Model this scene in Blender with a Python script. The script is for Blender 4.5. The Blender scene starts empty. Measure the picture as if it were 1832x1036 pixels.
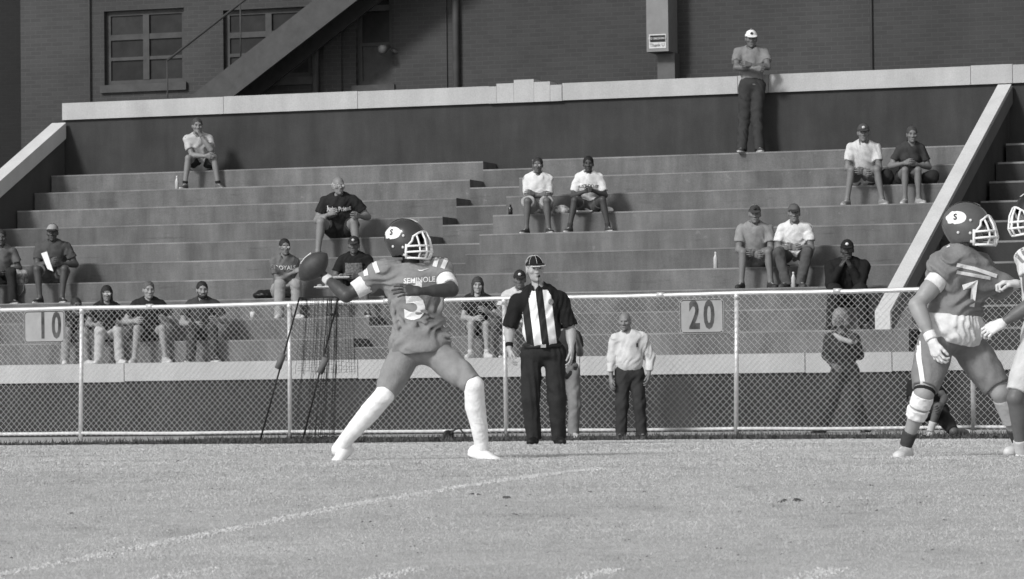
import bpy, math, random
import numpy as np
from mathutils import Vector, Matrix
from mathutils.bvhtree import BVHTree

# ------------------------------------------------------------------ camera, sky, sun, exposure
scene = bpy.context.scene
F_PX, W_PX, H_PX = 6650.0, 1832.0, 1036.0
CAM_Z = 0.90
PITCH, ROLL = math.atan((720 - 518) / F_PX), 0.0108
cam_data = bpy.data.cameras.new("camera")
cam = bpy.data.objects.new("camera", cam_data)
scene.collection.objects.link(cam)
scene.camera = cam
cam.location = (0, 0, CAM_Z)
cam_data.sensor_width = 36.0
cam_data.lens = 36.0 * F_PX / W_PX
cam_data.clip_start = 0.5
cam_data.clip_end = 2000
cam_data.dof.use_dof = True
cam_data.dof.focus_distance = 32.0
cam_data.dof.aperture_fstop = 11.0
cam.matrix_world = (Matrix.Translation((0, 0, CAM_Z)) @ Matrix.Rotation(math.pi / 2 + PITCH, 4, 'X')
                    @ Matrix.Rotation(-ROLL, 4, 'Z'))

SUN_EL, SUN_AZ = math.radians(33), math.radians(222)     # floodlight side: behind the camera, to its left
world = bpy.data.worlds.new("World")
scene.world = world
world.use_nodes = True
wn, wl = world.node_tree.nodes, world.node_tree.links
bg = wn["Background"]
sky = wn.new("ShaderNodeTexSky")
sky.sky_type = 'NISHITA'
sky.sun_disc = False
sky.sun_elevation = SUN_EL
sky.sun_rotation = SUN_AZ
bw = wn.new("ShaderNodeRGBToBW")
wl.new(sky.outputs[0], bw.inputs[0])
wl.new(bw.outputs[0], bg.inputs[0])
bg.inputs[1].default_value = 0.14
sun_data = bpy.data.lights.new("sun", 'SUN')
sun_data.energy = 2.2
sun_data.angle = math.radians(9.0)
sun_data.color = (1, 1, 1)
sun = bpy.data.objects.new("sun", sun_data)
scene.collection.objects.link(sun)
sd = Vector((-math.sin(SUN_AZ) * math.cos(SUN_EL), -math.cos(SUN_AZ) * math.cos(SUN_EL), -math.sin(SUN_EL)))
sun.rotation_euler = sd.to_track_quat('-Z', 'Y').to_euler()
sun.location = (-20, -20, 25)
vs = scene.view_settings
vs.view_transform = 'Standard'
vs.look = 'None'
vs.exposure = 0.3
vs.gamma = 1.0
vs.use_curve_mapping = False
scene.render.resolution_x, scene.render.resolution_y = 1024, 579

# ------------------------------------------------------------------ geometry helpers
def pix(px, py, Y):
    """world point on the sight line of a photo pixel, at world depth Y"""
    x, y = px - W_PX / 2, H_PX / 2 - py
    cr, sr = math.cos(ROLL), math.sin(ROLL)
    x, y = x * cr + y * sr, -x * sr + y * cr
    c, s = math.cos(PITCH), math.sin(PITCH)
    dx, dy, dz = x, F_PX * c - y * s, F_PX * s + y * c
    return np.array([dx / dy * Y, Y, dz / dy * Y + CAM_Z])

def ray(px, py):
    p = pix(px, py, 1.0)
    return p - np.array([0, 0, CAM_Z])

TH = 0.335892                 # the stand runs at this angle to the picture plane
CT, ST = math.cos(TH), math.sin(TH)
KB = 1.05
TREAD, RISER = 0.596498 * KB, 0.305 * KB
V1, Z1 = 52.8955 * KB, 3.64942 * KB + CAM_Z
UL, UA, UB = -26.1408 * KB, -18.9095 * KB, -18.1237 * KB
def B(u, v, z):
    return np.stack(np.broadcast_arrays(u * CT + v * ST, -np.asarray(u) * ST + np.asarray(v) * CT, z), -1).astype(float)
def uv_of(p):
    return p[0] * CT - p[1] * ST, p[0] * ST + p[1] * CT
def hit_v(px, py, v):
    d = ray(px, py); t = v / (d[0] * ST + d[1] * CT)
    q = d * t
    return q[0] * CT - q[1] * ST, q[2] + CAM_Z
def hit_u(px, py, u):
    d = ray(px, py); t = u / (d[0] * CT - d[1] * ST)
    q = d * t
    return q[0] * ST + q[1] * CT, q[2] + CAM_Z
def nrm(v):
    v = np.asarray(v, float); return v / max(np.linalg.norm(v), 1e-9)

PV = [-60, 6, 10, 14, 16.3, 18, 20.2, 22.5, 25, 33.5, 45, 49, 60, 400]
PZ = [-1.6, -.90, -.81, -.69, -.59, -.51, -.445, -.405, -.40, -.40, -.475, -.44, -.44, -.44]
_pv = np.arange(-60, 400, .25)
_pz = np.interp(_pv, PV, PZ)
_k = np.hanning(11); _k /= _k.sum()
_pz = np.convolve(np.pad(_pz, 5, mode='edge'), _k, mode='valid')
def ground_z(v):
    return np.interp(v, _pv, _pz) + CAM_Z
def gz(x, y):
    return float(ground_z(x * ST + y * CT))

COL = scene.collection
def raw_mesh(name, V, F, mats=(), mi=None, smooth=True):
    V = np.asarray(V, np.float32)
    me = bpy.data.meshes.new(name)
    if isinstance(F, np.ndarray):
        n = F.shape[1]; tot = np.full(len(F), n, np.int32); li = F.reshape(-1).astype(np.int32)
    else:
        tot = np.array([len(f) for f in F], np.int32); li = np.array([i for f in F for i in f], np.int32)
    st = np.concatenate([[0], np.cumsum(tot)[:-1]]).astype(np.int32)
    me.vertices.add(len(V)); me.vertices.foreach_set("co", V.reshape(-1))
    me.loops.add(len(li)); me.loops.foreach_set("vertex_index", li)
    me.polygons.add(len(tot)); me.polygons.foreach_set("loop_start", st); me.polygons.foreach_set("loop_total", tot)
    for m in mats: me.materials.append(m)
    if mi is not None: me.polygons.foreach_set("material_index", np.asarray(mi, np.int32))
    me.polygons.foreach_set("use_smooth", np.full(len(tot), bool(smooth)))
    me.update(calc_edges=True)
    me.validate()
    return me

def tag(o, label=None, cat=None, group=None, kind=None):
    if label: o["label"] = label
    if cat: o["category"] = cat
    if group: o["group"] = group
    if kind: o["kind"] = kind
    return o

def world_of(o):
    m = Matrix.LocRotScale(o.location, o.rotation_euler.to_quaternion(), o.scale)
    return world_of(o.parent) @ m if o.parent else m

def mk(name, V, F, mats, parent=None, mi=None, smooth=True, origin=None):
    """link a mesh given in world coordinates as one object"""
    if not isinstance(mats, (list, tuple)): mats = [mats]
    V = np.asarray(V, float)
    o = bpy.data.objects.new(name, None)
    if parent is not None:
        M = np.array(world_of(parent).inverted())
        V = V @ M[:3, :3].T + M[:3, 3]
    else:
        if origin is None: origin = np.array([V[:, 0].mean(), V[:, 1].mean(), V[:, 2].min()])
        V = V - np.asarray(origin)
    me = raw_mesh(name, V, F, mats, mi, smooth)
    bpy.data.objects.remove(o)
    o = bpy.data.objects.new(name, me)
    COL.objects.link(o)
    if parent is not None: o.parent = parent
    else: o.location = origin
    return o

def empty(name, loc, label=None, cat=None, group=None, rz=0.0):
    o = bpy.data.objects.new(name, None)
    o.empty_display_size = 0.1
    COL.objects.link(o)
    o.location = tuple(float(c) for c in loc)
    o.rotation_euler = (0, 0, rz)
    return tag(o, label, cat, group)

def put(name, me, mat4, parent=None):
    """link shared mesh data at a world matrix (rotation + location only)"""
    o = bpy.data.objects.new(name, me)
    COL.objects.link(o)
    if parent is not None:
        mat4 = world_of(parent).inverted() @ mat4
        o.parent = parent
    loc, q, sc = mat4.decompose()
    o.location, o.rotation_euler, o.scale = loc, q.to_euler(), sc
    return o

def frame4(x, y, z, o):
    return Matrix(((x[0], y[0], z[0], o[0]), (x[1], y[1], z[1], o[1]), (x[2], y[2], z[2], o[2]), (0, 0, 0, 1)))

class MB:
    """collects simple shapes in world coordinates"""
    def __init__(s): s.V = []; s.F = []; s.M = []; s.n = 0
    def add(s, V, F, m=0):
        V = np.asarray(V, float).reshape(-1, 3)
        s.V.append(V); s.F += [tuple(int(i) + s.n for i in f) for f in F]; s.M += [m] * len(F); s.n += len(V)
    def hexa(s, P, m=0):        # 8 points: bottom 4 ccw, top 4 ccw
        s.add(P, [(3, 2, 1, 0), (4, 5, 6, 7), (0, 1, 5, 4), (1, 2, 6, 5), (2, 3, 7, 6), (3, 0, 4, 7)], m)
    def ubox(s, u0, u1, v0, v1, z0, z1, m=0, bev=0.0):
        P = [B(u, v, z) for z in (z0, z1) for (u, v) in ((u0, v0), (u1, v0), (u1, v1), (u0, v1))]
        s.hexa(P, m)
    def tube(s, pts, r, n=6, m=0, caps=True):
        pts = np.asarray(pts, float); k = len(pts)
        r = np.broadcast_to(np.asarray(r, float), (k,))
        T = np.gradient(pts, axis=0)
        a = None; rings = []
        for i in range(k):
            t = nrm(T[i])
            if a is None:
                a = np.cross(t, [0, 0, 1.0])
                if np.linalg.norm(a) < .1: a = np.cross(t, [1.0, 0, 0])
            a = nrm(a - t * np.dot(a, t)); b = np.cross(t, a)
            an = np.arange(n) * 2 * math.pi / n
            rings.append(pts[i] + r[i] * (np.cos(an)[:, None] * a + np.sin(an)[:, None] * b))
        V = np.concatenate(rings)
        F = [(i * n + j, i * n + (j + 1) % n, (i + 1) * n + (j + 1) % n, (i + 1) * n + j) for i in range(k - 1) for j in range(n)]
        if caps: F += [tuple(range(n - 1, -1, -1)), tuple((k - 1) * n + j for j in range(n))]
        s.add(V, F, m)
    def lathe(s, prof, o, ax, n=14, m=0):
        """prof: list of (distance along ax, radius)"""
        ax = nrm(ax); o = np.asarray(o, float)
        a = np.cross(ax, [0, 0, 1.0])
        if np.linalg.norm(a) < .1: a = np.cross(ax, [0, 1.0, 0])
        a = nrm(a); b = np.cross(ax, a); an = np.arange(n) * 2 * math.pi / n
        V = np.concatenate([o + ax * h + r * (np.cos(an)[:, None] * a + np.sin(an)[:, None] * b) for h, r in prof])
        k = len(prof)
        F = [(i * n + j, i * n + (j + 1) % n, (i + 1) * n + (j + 1) % n, (i + 1) * n + j) for i in range(k - 1) for j in range(n)]
        F += [tuple(range(n - 1, -1, -1)), tuple((k - 1) * n + j for j in range(n))]
        s.add(V, F, m)
    def build(s, name, mats, parent=None, smooth=False, origin=None):
        return mk(name, np.concatenate(s.V), s.F, mats, parent, s.M, smooth, origin)

# ------------------------------------------------------------------ materials (a black-and-white picture: greys only)
MATS = {}
def mat(name, g, rough=.8, var=0.0, scale=6.0, bump=0.0, bscale=60.0, spec=.3, metal=0.0, stretch=None, detail=6.0):
    if name in MATS: return MATS[name]
    m = bpy.data.materials.new(name); m.use_nodes = True
    nt = m.node_tree; b = nt.nodes["Principled BSDF"]
    b.inputs["Base Color"].default_value = (g, g, g, 1)
    b.inputs["Roughness"].default_value = rough
    b.inputs["Specular IOR Level"].default_value = spec
    b.inputs["Metallic"].default_value = metal
    if var or bump:
        tc = nt.nodes.new("ShaderNodeTexCoord"); src = tc.outputs["Object"]
        if stretch:
            mp = nt.nodes.new("ShaderNodeMapping"); mp.inputs["Scale"].default_value = stretch
            nt.links.new(src, mp.inputs[0]); src = mp.outputs[0]
    if var:
        n = nt.nodes.new("ShaderNodeTexNoise"); n.inputs["Scale"].default_value = scale; n.inputs["Detail"].default_value = detail
        n.inputs["Roughness"].default_value = .65
        nt.links.new(src, n.inputs["Vector"])
        r = nt.nodes.new("ShaderNodeMapRange")
        r.inputs[1].default_value, r.inputs[2].default_value = .3, .7
        r.inputs[3].default_value, r.inputs[4].default_value = g * (1 - var), g * (1 + var)
        nt.links.new(n.outputs["Fac"], r.inputs[0]); nt.links.new(r.outputs[0], b.inputs["Base Color"])
    if bump:
        n2 = nt.nodes.new("ShaderNodeTexNoise"); n2.inputs["Scale"].default_value = bscale; n2.inputs["Detail"].default_value = 4
        nt.links.new(src, n2.inputs["Vector"])
        bp = nt.nodes.new("ShaderNodeBump"); bp.inputs["Strength"].default_value = bump; bp.inputs["Distance"].default_value = .02
        nt.links.new(n2.outputs["Fac"], bp.inputs["Height"]); nt.links.new(bp.outputs[0], b.inputs["Normal"])
    MATS[name] = m
    return m
def fab(g):
    return mat("fabric_%03d" % round(g * 1000), g, .85, .12, 14, .25, 60, .15)
def skin(g):
    return mat("skin_%03d" % round(g * 1000), g, .5, .08, 25, .05, 120, .35)
def plain(g, rough=.6, spec=.3):
    return mat("plain_%03d_%02d" % (round(g * 1000), round(rough * 10)), g, rough, .06, 20, 0, 1, spec)

# ------------------------------------------------------------------ surface materials
def brick_material(name, g, rot):
    m = bpy.data.materials.new(name); m.use_nodes = True
    nt = m.node_tree; b = nt.nodes["Principled BSDF"]; L = nt.links
    tc = nt.nodes.new("ShaderNodeTexCoord"); mp = nt.nodes.new("ShaderNodeMapping")
    mp.inputs["Rotation"].default_value = (0, 0, rot)
    L.new(tc.outputs["Object"], mp.inputs[0])
    sp = nt.nodes.new("ShaderNodeSeparateXYZ"); cb = nt.nodes.new("ShaderNodeCombineXYZ")
    L.new(mp.outputs[0], sp.inputs[0]); L.new(sp.outputs[0], cb.inputs[0]); L.new(sp.outputs[2], cb.inputs[1])
    br = nt.nodes.new("ShaderNodeTexBrick")
    br.inputs["Scale"].default_value = 1.0
    br.inputs["Brick Width"].default_value = .215; br.inputs["Row Height"].default_value = .075
    br.inputs["Mortar Size"].default_value = .006; br.inputs["Bias"].default_value = -.2
    br.inputs["Color1"].default_value = (g * .88,) * 3 + (1,); br.inputs["Color2"].default_value = (g * 1.10,) * 3 + (1,)
    br.inputs["Mortar"].default_value = (g * 1.38,) * 3 + (1,)
    L.new(cb.outputs[0], br.inputs["Vector"])
    n = nt.nodes.new("ShaderNodeTexNoise"); n.inputs["Scale"].default_value = .55; n.inputs["Detail"].default_value = 6
    L.new(tc.outputs["Object"], n.inputs["Vector"])
    r = nt.nodes.new("ShaderNodeMapRange"); r.inputs[1].default_value, r.inputs[2].default_value = .3, .7
    r.inputs[3].default_value, r.inputs[4].default_value = .8, 1.2
    L.new(n.outputs["Fac"], r.inputs[0])
    mx = nt.nodes.new("ShaderNodeMix"); mx.data_type = 'RGBA'; mx.blend_type = 'MULTIPLY'; mx.inputs[0].default_value = 1
    L.new(br.outputs["Color"], mx.inputs[6]); L.new(r.outputs[0], mx.inputs[7]); L.new(mx.outputs[2], b.inputs["Base Color"])
    bp = nt.nodes.new("ShaderNodeBump"); bp.invert = True; bp.inputs["Strength"].default_value = .6; bp.inputs["Distance"].default_value = .01
    L.new(br.outputs["Fac"], bp.inputs["Height"]); L.new(bp.outputs[0], b.inputs["Normal"])
    b.inputs["Roughness"].default_value = .9
    return m

def concrete_material(name, g, var=.2, streak=.25, rot=TH, stains=False):
    """weathered concrete: broad mottling, vertical run-off streaks, fine grain"""
    m = bpy.data.materials.new(name); m.use_nodes = True
    nt = m.node_tree; b = nt.nodes["Principled BSDF"]; L = nt.links
    tc = nt.nodes.new("ShaderNodeTexCoord")
    def noise(sc, st, det=6):
        mp = nt.nodes.new("ShaderNodeMapping"); mp.vector_type = 'POINT'
        mp.inputs["Rotation"].default_value = (0, 0, rot); mp.inputs["Scale"].default_value = st
        L.new(tc.outputs["Object"], mp.inputs[0])
        n = nt.nodes.new("ShaderNodeTexNoise"); n.inputs["Scale"].default_value = sc; n.inputs["Detail"].default_value = det
        n.inputs["Roughness"].default_value = .65
        L.new(mp.outputs[0], n.inputs["Vector"]); return n.outputs["Fac"]
    def rng(src, a, c):
        r = nt.nodes.new("ShaderNodeMapRange"); r.inputs[1].default_value, r.inputs[2].default_value = .32, .68
        r.inputs[3].default_value, r.inputs[4].default_value = a, c
        L.new(src, r.inputs[0]); return r.outputs[0]
    def mul(a, c):
        k = nt.nodes.new("ShaderNodeMath"); k.operation = 'MULTIPLY'
        L.new(a, k.inputs[0]); L.new(c, k.inputs[1]); return k.outputs[0]
    a = rng(noise(1.1, (1, 1, 1)), g * (1 - var), g * (1 + var))
    s = rng(noise(2.2, (1.6, 1.6, .25), 4), 1 - streak, 1 + streak * .6)
    f = rng(noise(70, (1, 1, 1), 3), .86, 1.14)
    col = mul(mul(a, s), f)
    if stains:
        n1 = noise(2.6, (.55, 1, 5.0), 5); r1 = nt.nodes.new("ShaderNodeMapRange")
        r1.inputs[1].default_value, r1.inputs[2].default_value, r1.inputs[3].default_value, r1.inputs[4].default_value = .60, .72, 1.0, .74
        L.new(n1, r1.inputs[0]); col = mul(col, r1.outputs[0])
        n1 = noise(7, (1, 1, 1), 3); r1 = nt.nodes.new("ShaderNodeMapRange")
        r1.inputs[1].default_value, r1.inputs[2].default_value, r1.inputs[3].default_value, r1.inputs[4].default_value = .66, .74, 1.0, 1.35
        L.new(n1, r1.inputs[0]); col = mul(col, r1.outputs[0])
    L.new(col, b.inputs["Base Color"])
    bp = nt.nodes.new("ShaderNodeBump"); bp.inputs["Strength"].default_value = .35; bp.inputs["Distance"].default_value = .01
    L.new(noise(25, (1, 1, 1), 5), bp.inputs["Height"]); L.new(bp.outputs[0], b.inputs["Normal"])
    b.inputs["Roughness"].default_value = .9
    return m

M_BRICK = brick_material("dimmed_brick", .045, TH)  # brick grey lowered to stand for floodlight falloff
M_BRICK2 = brick_material("night_dark_brick", .009, TH)  # same brick blackened, night darkness put into the colour
M_CONC = concrete_material("stand_concrete", .130, .24, .28, stains=True)
M_AISLE = concrete_material("aisle_concrete", .108, .25, .25, stains=True)
M_NOSE = concrete_material("worn_nosing", .205, .35, .1)
M_WHITE = concrete_material("white_masonry_paint", .40, .09, .08)
M_WHITE2 = concrete_material("bright_masonry_paint", .56, .06, .06)
M_GREY = concrete_material("grey_masonry", .12, .1, .1)
M_DARKP = concrete_material("dark_masonry_paint", .036, .24, .22)
M_DARKF = concrete_material("dark_front_paint", .028, .28, .3)
M_WALK = concrete_material("walkway_concrete", .42, .15, 0)
M_GALV = mat("galvanised_steel", .62, .38, .12, 9, .05, 40, .5, .35)
M_WIRE = mat("galvanised_wire", .70, .45, 0, 1, 0, 1, .5, .2)
M_GLASS = mat("dark_window_glass", .020, .5, .2, 2, 0, 1, .08)
M_FRAME = mat("old_window_paint", .052, .7, .25, 5, .1, 40)
M_IRON = mat("painted_iron", .050, .6, .2, 6)
M_BLACK = mat("black_plastic", .012, .5, .1, 8)
M_NET = mat("black_netting", .022, .9)

# ------------------------------------------------------------------ ground: one sheet to the horizon, crowned along the field
def grass_material():
    m = bpy.data.materials.new("worn_turf"); m.use_nodes = True
    nt = m.node_tree; b = nt.nodes["Principled BSDF"]; L = nt.links
    tc = nt.nodes.new("ShaderNodeTexCoord")
    def noise(sc, det):
        n = nt.nodes.new("ShaderNodeTexNoise"); n.inputs["Scale"].default_value = sc; n.inputs["Detail"].default_value = det
        n.inputs["Roughness"].default_value = .7
        L.new(tc.outputs["Object"], n.inputs["Vector"]); return n.outputs["Fac"]
    def rng(src, a, c, lo=.3, hi=.7):
        r = nt.nodes.new("ShaderNodeMapRange"); r.inputs[1].default_value, r.inputs[2].default_value = lo, hi
        r.inputs[3].default_value, r.inputs[4].default_value = a, c
        L.new(src, r.inputs[0]); return r.outputs[0]
    def mul(a, c):
        k = nt.nodes.new("ShaderNodeMath"); k.operation = 'MULTIPLY'
        L.new(a, k.inputs[0]); L.new(c, k.inputs[1]); return k.outputs[0]
    speck = mul(rng(noise(13, 4), 1.0, .66, .60, .74), rng(noise(4.5, 4), 1.0, .86, .52, .68))
    L.new(mul(speck, mul(mul(rng(noise(.8, 5), .42, .52), rng(noise(9, 5), .84, 1.12)), rng(noise(60, 3), .92, 1.07))), b.inputs["Base Color"])
    bp = nt.nodes.new("ShaderNodeBump"); bp.inputs["Strength"].default_value = .7; bp.inputs["Distance"].default_value = .02
    L.new(noise(45, 4), bp.inputs["Height"]); L.new(bp.outputs[0], b.inputs["Normal"])
    b.inputs["Roughness"].default_value = .95; b.inputs["Specular IOR Level"].default_value = .1
    return m
M_TURF = grass_material()
us = np.array([-900, -300, -120, -60, -40, -30, -20, -10, 0, 10, 30, 100, 300, 900.])
vs_ = np.concatenate([[-900, -300, -100, -60, -30, -10], np.arange(0, 60, .5), [70, 100, 200, 390, 900.]])
UU, VV = np.meshgrid(us, vs_)
P = B(UU.ravel(), VV.ravel(), ground_z(VV.ravel()))
nu = len(us)
FQ = np.array([(j * nu + i, j * nu + i + 1, (j + 1) * nu + i + 1, (j + 1) * nu + i) for j in range(len(vs_) - 1) for i in range(nu - 1)])
tag(mk("ground", P, FQ, M_TURF, origin=(0, 0, CAM_Z - .4)), kind="structure")

def sheet(name, pts_uv, lift, m, parent=None):
    """strip on the ground: list of (u, v_near, v_far) stations"""
    V = []; F = []
    n = 9
    for u, a, c in pts_uv:
        for k in range(n):
            v = a + (c - a) * k / (n - 1)
            V.append(B(u, v, ground_z(v) + lift))
    for i in range(len(pts_uv) - 1):
        for k in range(n - 1):
            F.append((i * n + k, (i + 1) * n + k, (i + 1) * n + k + 1, i * n + k + 1))
    return mk(name, V, F, m, parent)

V11 = V1 - 10 * TREAD
Z11 = Z1 - 10 * RISER
rnd = random.Random(5)

# ------------------------------------------------------------------ chain-link fence line (posts, rails) in front of the stand
FA, FB = pix(0, 786, 51.8), pix(1620, 784, 46.5)
FD = nrm([FB[0] - FA[0], FB[1] - FA[1], 0])
def fpt(px):
    """point of the fence line seen at photo column px"""
    d = ray(px, 780)
    A = np.array([[d[0], -FD[0]], [d[1], -FD[1]]]); t = np.linalg.solve(A, FA[:2])
    p = d[:2] * t[0]
    return np.array([p[0], p[1], gz(p[0], p[1])])
FN = np.array([FD[1], -FD[0], 0])          # towards the camera
if FN[1] > 0: FN = -FN

# walkway between fence and stand
tag(sheet("walkway", [(u, V11 - 5.4 + (u + 19) * -.02, V11 + .05) for u in np.arange(-70, 45, 4.)], .006, M_WALK), kind="structure")

# dark bare strip along the fence foot, wide on the left and narrowing to the right
edge_px = [(-250, 800), (0, 797.5), (200, 796), (450, 795), (700, 792.5), (930, 790), (1200, 787), (1500, 786), (1832, 785.5), (2100, 785.5)]
near = []
for x, y in edge_px:
    d = ray(x, y); t = np.linspace(30, 60, 600)
    zz = d[2] * t + CAM_Z - np.array([gz(d[0] * k, d[1] * k) for k in t])
    k = int(np.argmin(abs(zz[t < 52]))) ; near.append(uv_of(d * t[k]))
M_DIRT = mat("dark_bare_soil", .045, .95, .5, 9, .6, 40, .1)
st = []
for x in np.arange(-250, 2100, 25.):
    un = np.interp(x, [e[0] for e in edge_px], [n_[0] for n_ in near]); vn = np.interp(x, [e[0] for e in edge_px], [n_[1] for n_ in near])
    p = fpt(x); vf = uv_of(p)[1] + .35
    st.append((un, min(vn, vf - .25) + rnd.uniform(-.1, .1), vf))
tag(sheet("bare_soil_strip", st, .009, M_DIRT), kind="structure")
SOIL = st

# ------------------------------------------------------------------ the stand
stand = empty("bleachers", B(-20, V11, ground_z(V11)), "long stepped concrete bleachers with an aisle cut between two blocks of rows", "bleachers")
VW = V1 + TREAD
UR0 = hit_v(1787, 152, VW)[0]; UR1 = hit_v(1811, 152, VW)[0]
zb0 = CAM_Z - .7
for i in range(1, 11):
    v0, z = V1 - (i - 1) * TREAD, Z1 - (i - 1) * RISER
    for (ua, ub, dz, name, m) in ((UL, UA, 0, "seat_row", M_CONC), (UA, UB, -RISER * .41, "aisle_step", M_AISLE), (UB, UR0, 0, "seat_row", M_CONC)):
        b_ = MB(); b_.ubox(ua, ub, v0, v0 + TREAD - .002, zb0, z + dz)
        r_ = b_.build(name, m, stand)
        n_ = MB(); k = max(1, int((ub - ua) / .5)); 
        uu = np.linspace(ua, ub, k + 1)
        # nosing: chipped, uneven light edge
        Vn = []; Fn = []
        for j, u in enumerate(uu):
            h = .014 + rnd.random() * .008
            for (dv, dzz) in ((-.004, -h), (-.004, .003), (.03 + rnd.random() * .02, .003)):
                Vn.append(B(u, v0 + dv, z + dz + dzz))
        for j in range(k):
            a = j * 3; Fn += [(a, a + 3, a + 4, a + 1), (a + 1, a + 4, a + 5, a + 2)]
        mk("nosing", Vn, Fn, M_NOSE, r_, smooth=False)
# row 11: white painted ledge made of cast blocks, dark front wall under it
cuts = [-60, -44, -36, UL - 1.2, hit_v(222, 660, V11)[0], hit_v(640, 650, V11)[0], hit_v(1037, 640, V11)[0], hit_v(1440, 635, V11)[0], UR1 - .3, UR1 + 4, UR1 + 12]
for a, c in zip(cuts[:-1], cuts[1:]):
    b_ = MB(); b_.ubox(a + .006, c - .006, V11, V11 + TREAD, Z11 - .265 + rnd.uniform(-.008, .008), Z11 + rnd.uniform(-.006, .004))
    b_.build("ledge_block", M_WHITE, stand)
b_ = MB(); b_.ubox(-60, UR1 + 12, V11 + .04, V11 + TREAD, zb0, Z11 - .25)
b_.build("front_wall", M_DARKF, stand)

# back wall with painted coping
wall = empty("back_wall", B(-20, VW, Z1), "dark painted wall behind the top row with a pale coping", "wall")
zct = hit_v(700, 161, VW - .05)[1]; zcb = hit_v(700, 192, VW - .05)[1]
b_ = MB(); b_.ubox(UL - .26, UR1 + 14, VW, VW + .22, zb0, zcb + .02)
b_.build("wall_face", M_DARKP, wall)
def cu(px): return hit_v(px, 165, VW - .05)[0]
for a, c, dz, db in ((111, 400, 0, 0), (400, 640, .004, 0), (640, 875, -.003, .0), (1006, 1320, -.004, .004), (1320, 1375, 0, 0), (1375, 1737, .003, .0), (1737, 1812, .012, .0), (1812, 2300, .0, 0)):
    b_ = MB(); b_.ubox(cu(a) + .004, cu(c) - .004, VW - .06, VW + .26, zcb + db, zct + dz)
    b_.build("coping_block", M_WHITE, wall)
for a, c, yt in ((875, 889, 155), (889, 920, 149.5), (920, 956, 142.5), (956, 985, 146.5), (985, 1006, 152)):
    zt = hit_v((a + c) / 2, yt, VW - .05)[1]
    b_ = MB(); b_.ubox(cu(a) + .002, cu(c) - .002, VW - .075, VW + .26, zcb - .004, zt)
    b_.build("coping_block", M_WHITE, wall)

def sloped(name, ua, ub, vt, zt, vb, zb, th, m, parent, ext=0.0):
    """beam in a u-slice running from (vt, zt) down to (vb, zb), th = vertical thickness"""
    P = []
    for (v, z) in ((vb, zb), (vt, zt)):
        P.append([(ua, v, z - th), (ub, v, z - th), (ub, v, z), (ua, v, z)])
    Q = [B(*q) for q in P[0]] + [B(*q) for q in P[1]]
    b_ = MB(); b_.add(Q, [(0, 1, 2, 3), (5, 4, 7, 6), (3, 2, 6, 7), (1, 5, 6, 2), (4, 0, 3, 7), (4, 5, 1, 0)], 0)
    b_.F[:] = b_.F; 
    return b_
# right parapet
vb, zb = hit_u(1565, 557, UR0); zt = hit_v(1787, 152, VW)[1]
par = empty("sloped_parapet", B(UR0, vb, ground_z(vb)), "white topped sloping parapet at the right end of the seat rows", "parapet")
sloped("x", UR0, UR1, VW - .07, zt, vb, zb, .24, 0, 0).build("coping", M_WHITE2, par)
b_ = MB(); sl = sloped("x", UR1 + .003, UR1 + .02, VW - .07, zt - .03, vb, zb - .03, .26, 0, 0)
sl.build("side_face", M_GREY, par)  # thin side face in a darker grey than the coping
sloped("x", UR0 + .03, UR1 - .03, VW - .08, zt - .24, max(vb, V11) + .7, zb - .24 + (zt - zb) * (max(vb, V11) + .7 - vb) / (VW - .07 - vb), .8, 0, 0).build("wall_below", M_DARKP, par)
# left parapet
va, za = hit_u(124, 214, UL); vc, zc = hit_u(0, 324, UL)
sl_ = (za - zc) / (va - vc)
par2 = empty("sloped_parapet", B(UL, V11, ground_z(V11)), "white sloping parapet at the left end of the seat rows", "parapet")
sloped("x", UL - .26, UL, VW - .07, za + sl_ * (VW - .07 - va), V11, za - sl_ * (va - V11), .27, 0, 0).build("coping", M_WHITE2, par2)
sloped("x", UL - .22, UL - .03, VW - .07, za + sl_ * (VW - .07 - va) - .27, V11, za - sl_ * (va - V11) - .27, 3.0, 0, 0).build("wall_below", concrete_material('inner_parapet_paint', .060, .1, .1), par2)

# open stairs to the right of the parapet
stairs = empty("concrete_stairs", B(UR1 + 1, V11, ground_z(V11)), "dim concrete stairs climbing outside the right parapet", "stairs")
us0 = hit_v(1797, 264, V1)[0]
for i in range(1, 11):
    v0, z = V1 - (i - 1) * TREAD, Z1 - (i - 1) * RISER
    b_ = MB(); b_.ubox(us0 + .03 * (i % 2), UR1 + 9, v0 - .02, v0 + TREAD - .024, zb0, z)
    r_ = b_.build("stair_step", M_DARKP, stairs)
    b_ = MB(); b_.ubox(us0 + .03, UR1 + 9, v0 - .026, v0 + .03, z - .025, z + .004); b_.build("nosing", M_NOSE, r_)

# ------------------------------------------------------------------ school building behind
VB = VW + 4.5
bld = empty("brick_building", B(-22, VB, ground_z(VB)), "brick school building, darkened in colour for weak light, with tall windows rising behind the stand", "building")
def bp_(px, py): return hit_v(px, py, VB)
UBL = bp_(37, 100)[0]; UBR = bp_(2600, 100)[0]; ZT = 16.0
wins = [(187, 330, 17, 150), (400, 556, 15, 140), (637, 702, -60, 152)]
wr = []
for x0, x1, y0, y1 in wins:
    xm = (x0 + x1) / 2
    wr.append((bp_(x0, y1)[0], bp_(x1, y1)[0], bp_(xm, y1)[1], bp_(xm, y0)[1]))
uc = sorted([UBL, UBR] + [w[0] for w in wr] + [w[1] for w in wr])
b_ = MB()
for a, c in zip(uc[:-1], uc[1:]):
    w = [k for k in wr if abs(k[0] - a) < 1e-6]
    if w:
        b_.ubox(a, c, VB, VB + .35, zb0, w[0][2]); b_.ubox(a, c, VB, VB + .35, w[0][3], ZT)
    else:
        b_.ubox(a, c, VB, VB + .35, zb0, ZT)
b_.build("brick_wall", M_BRICK, bld)
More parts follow.
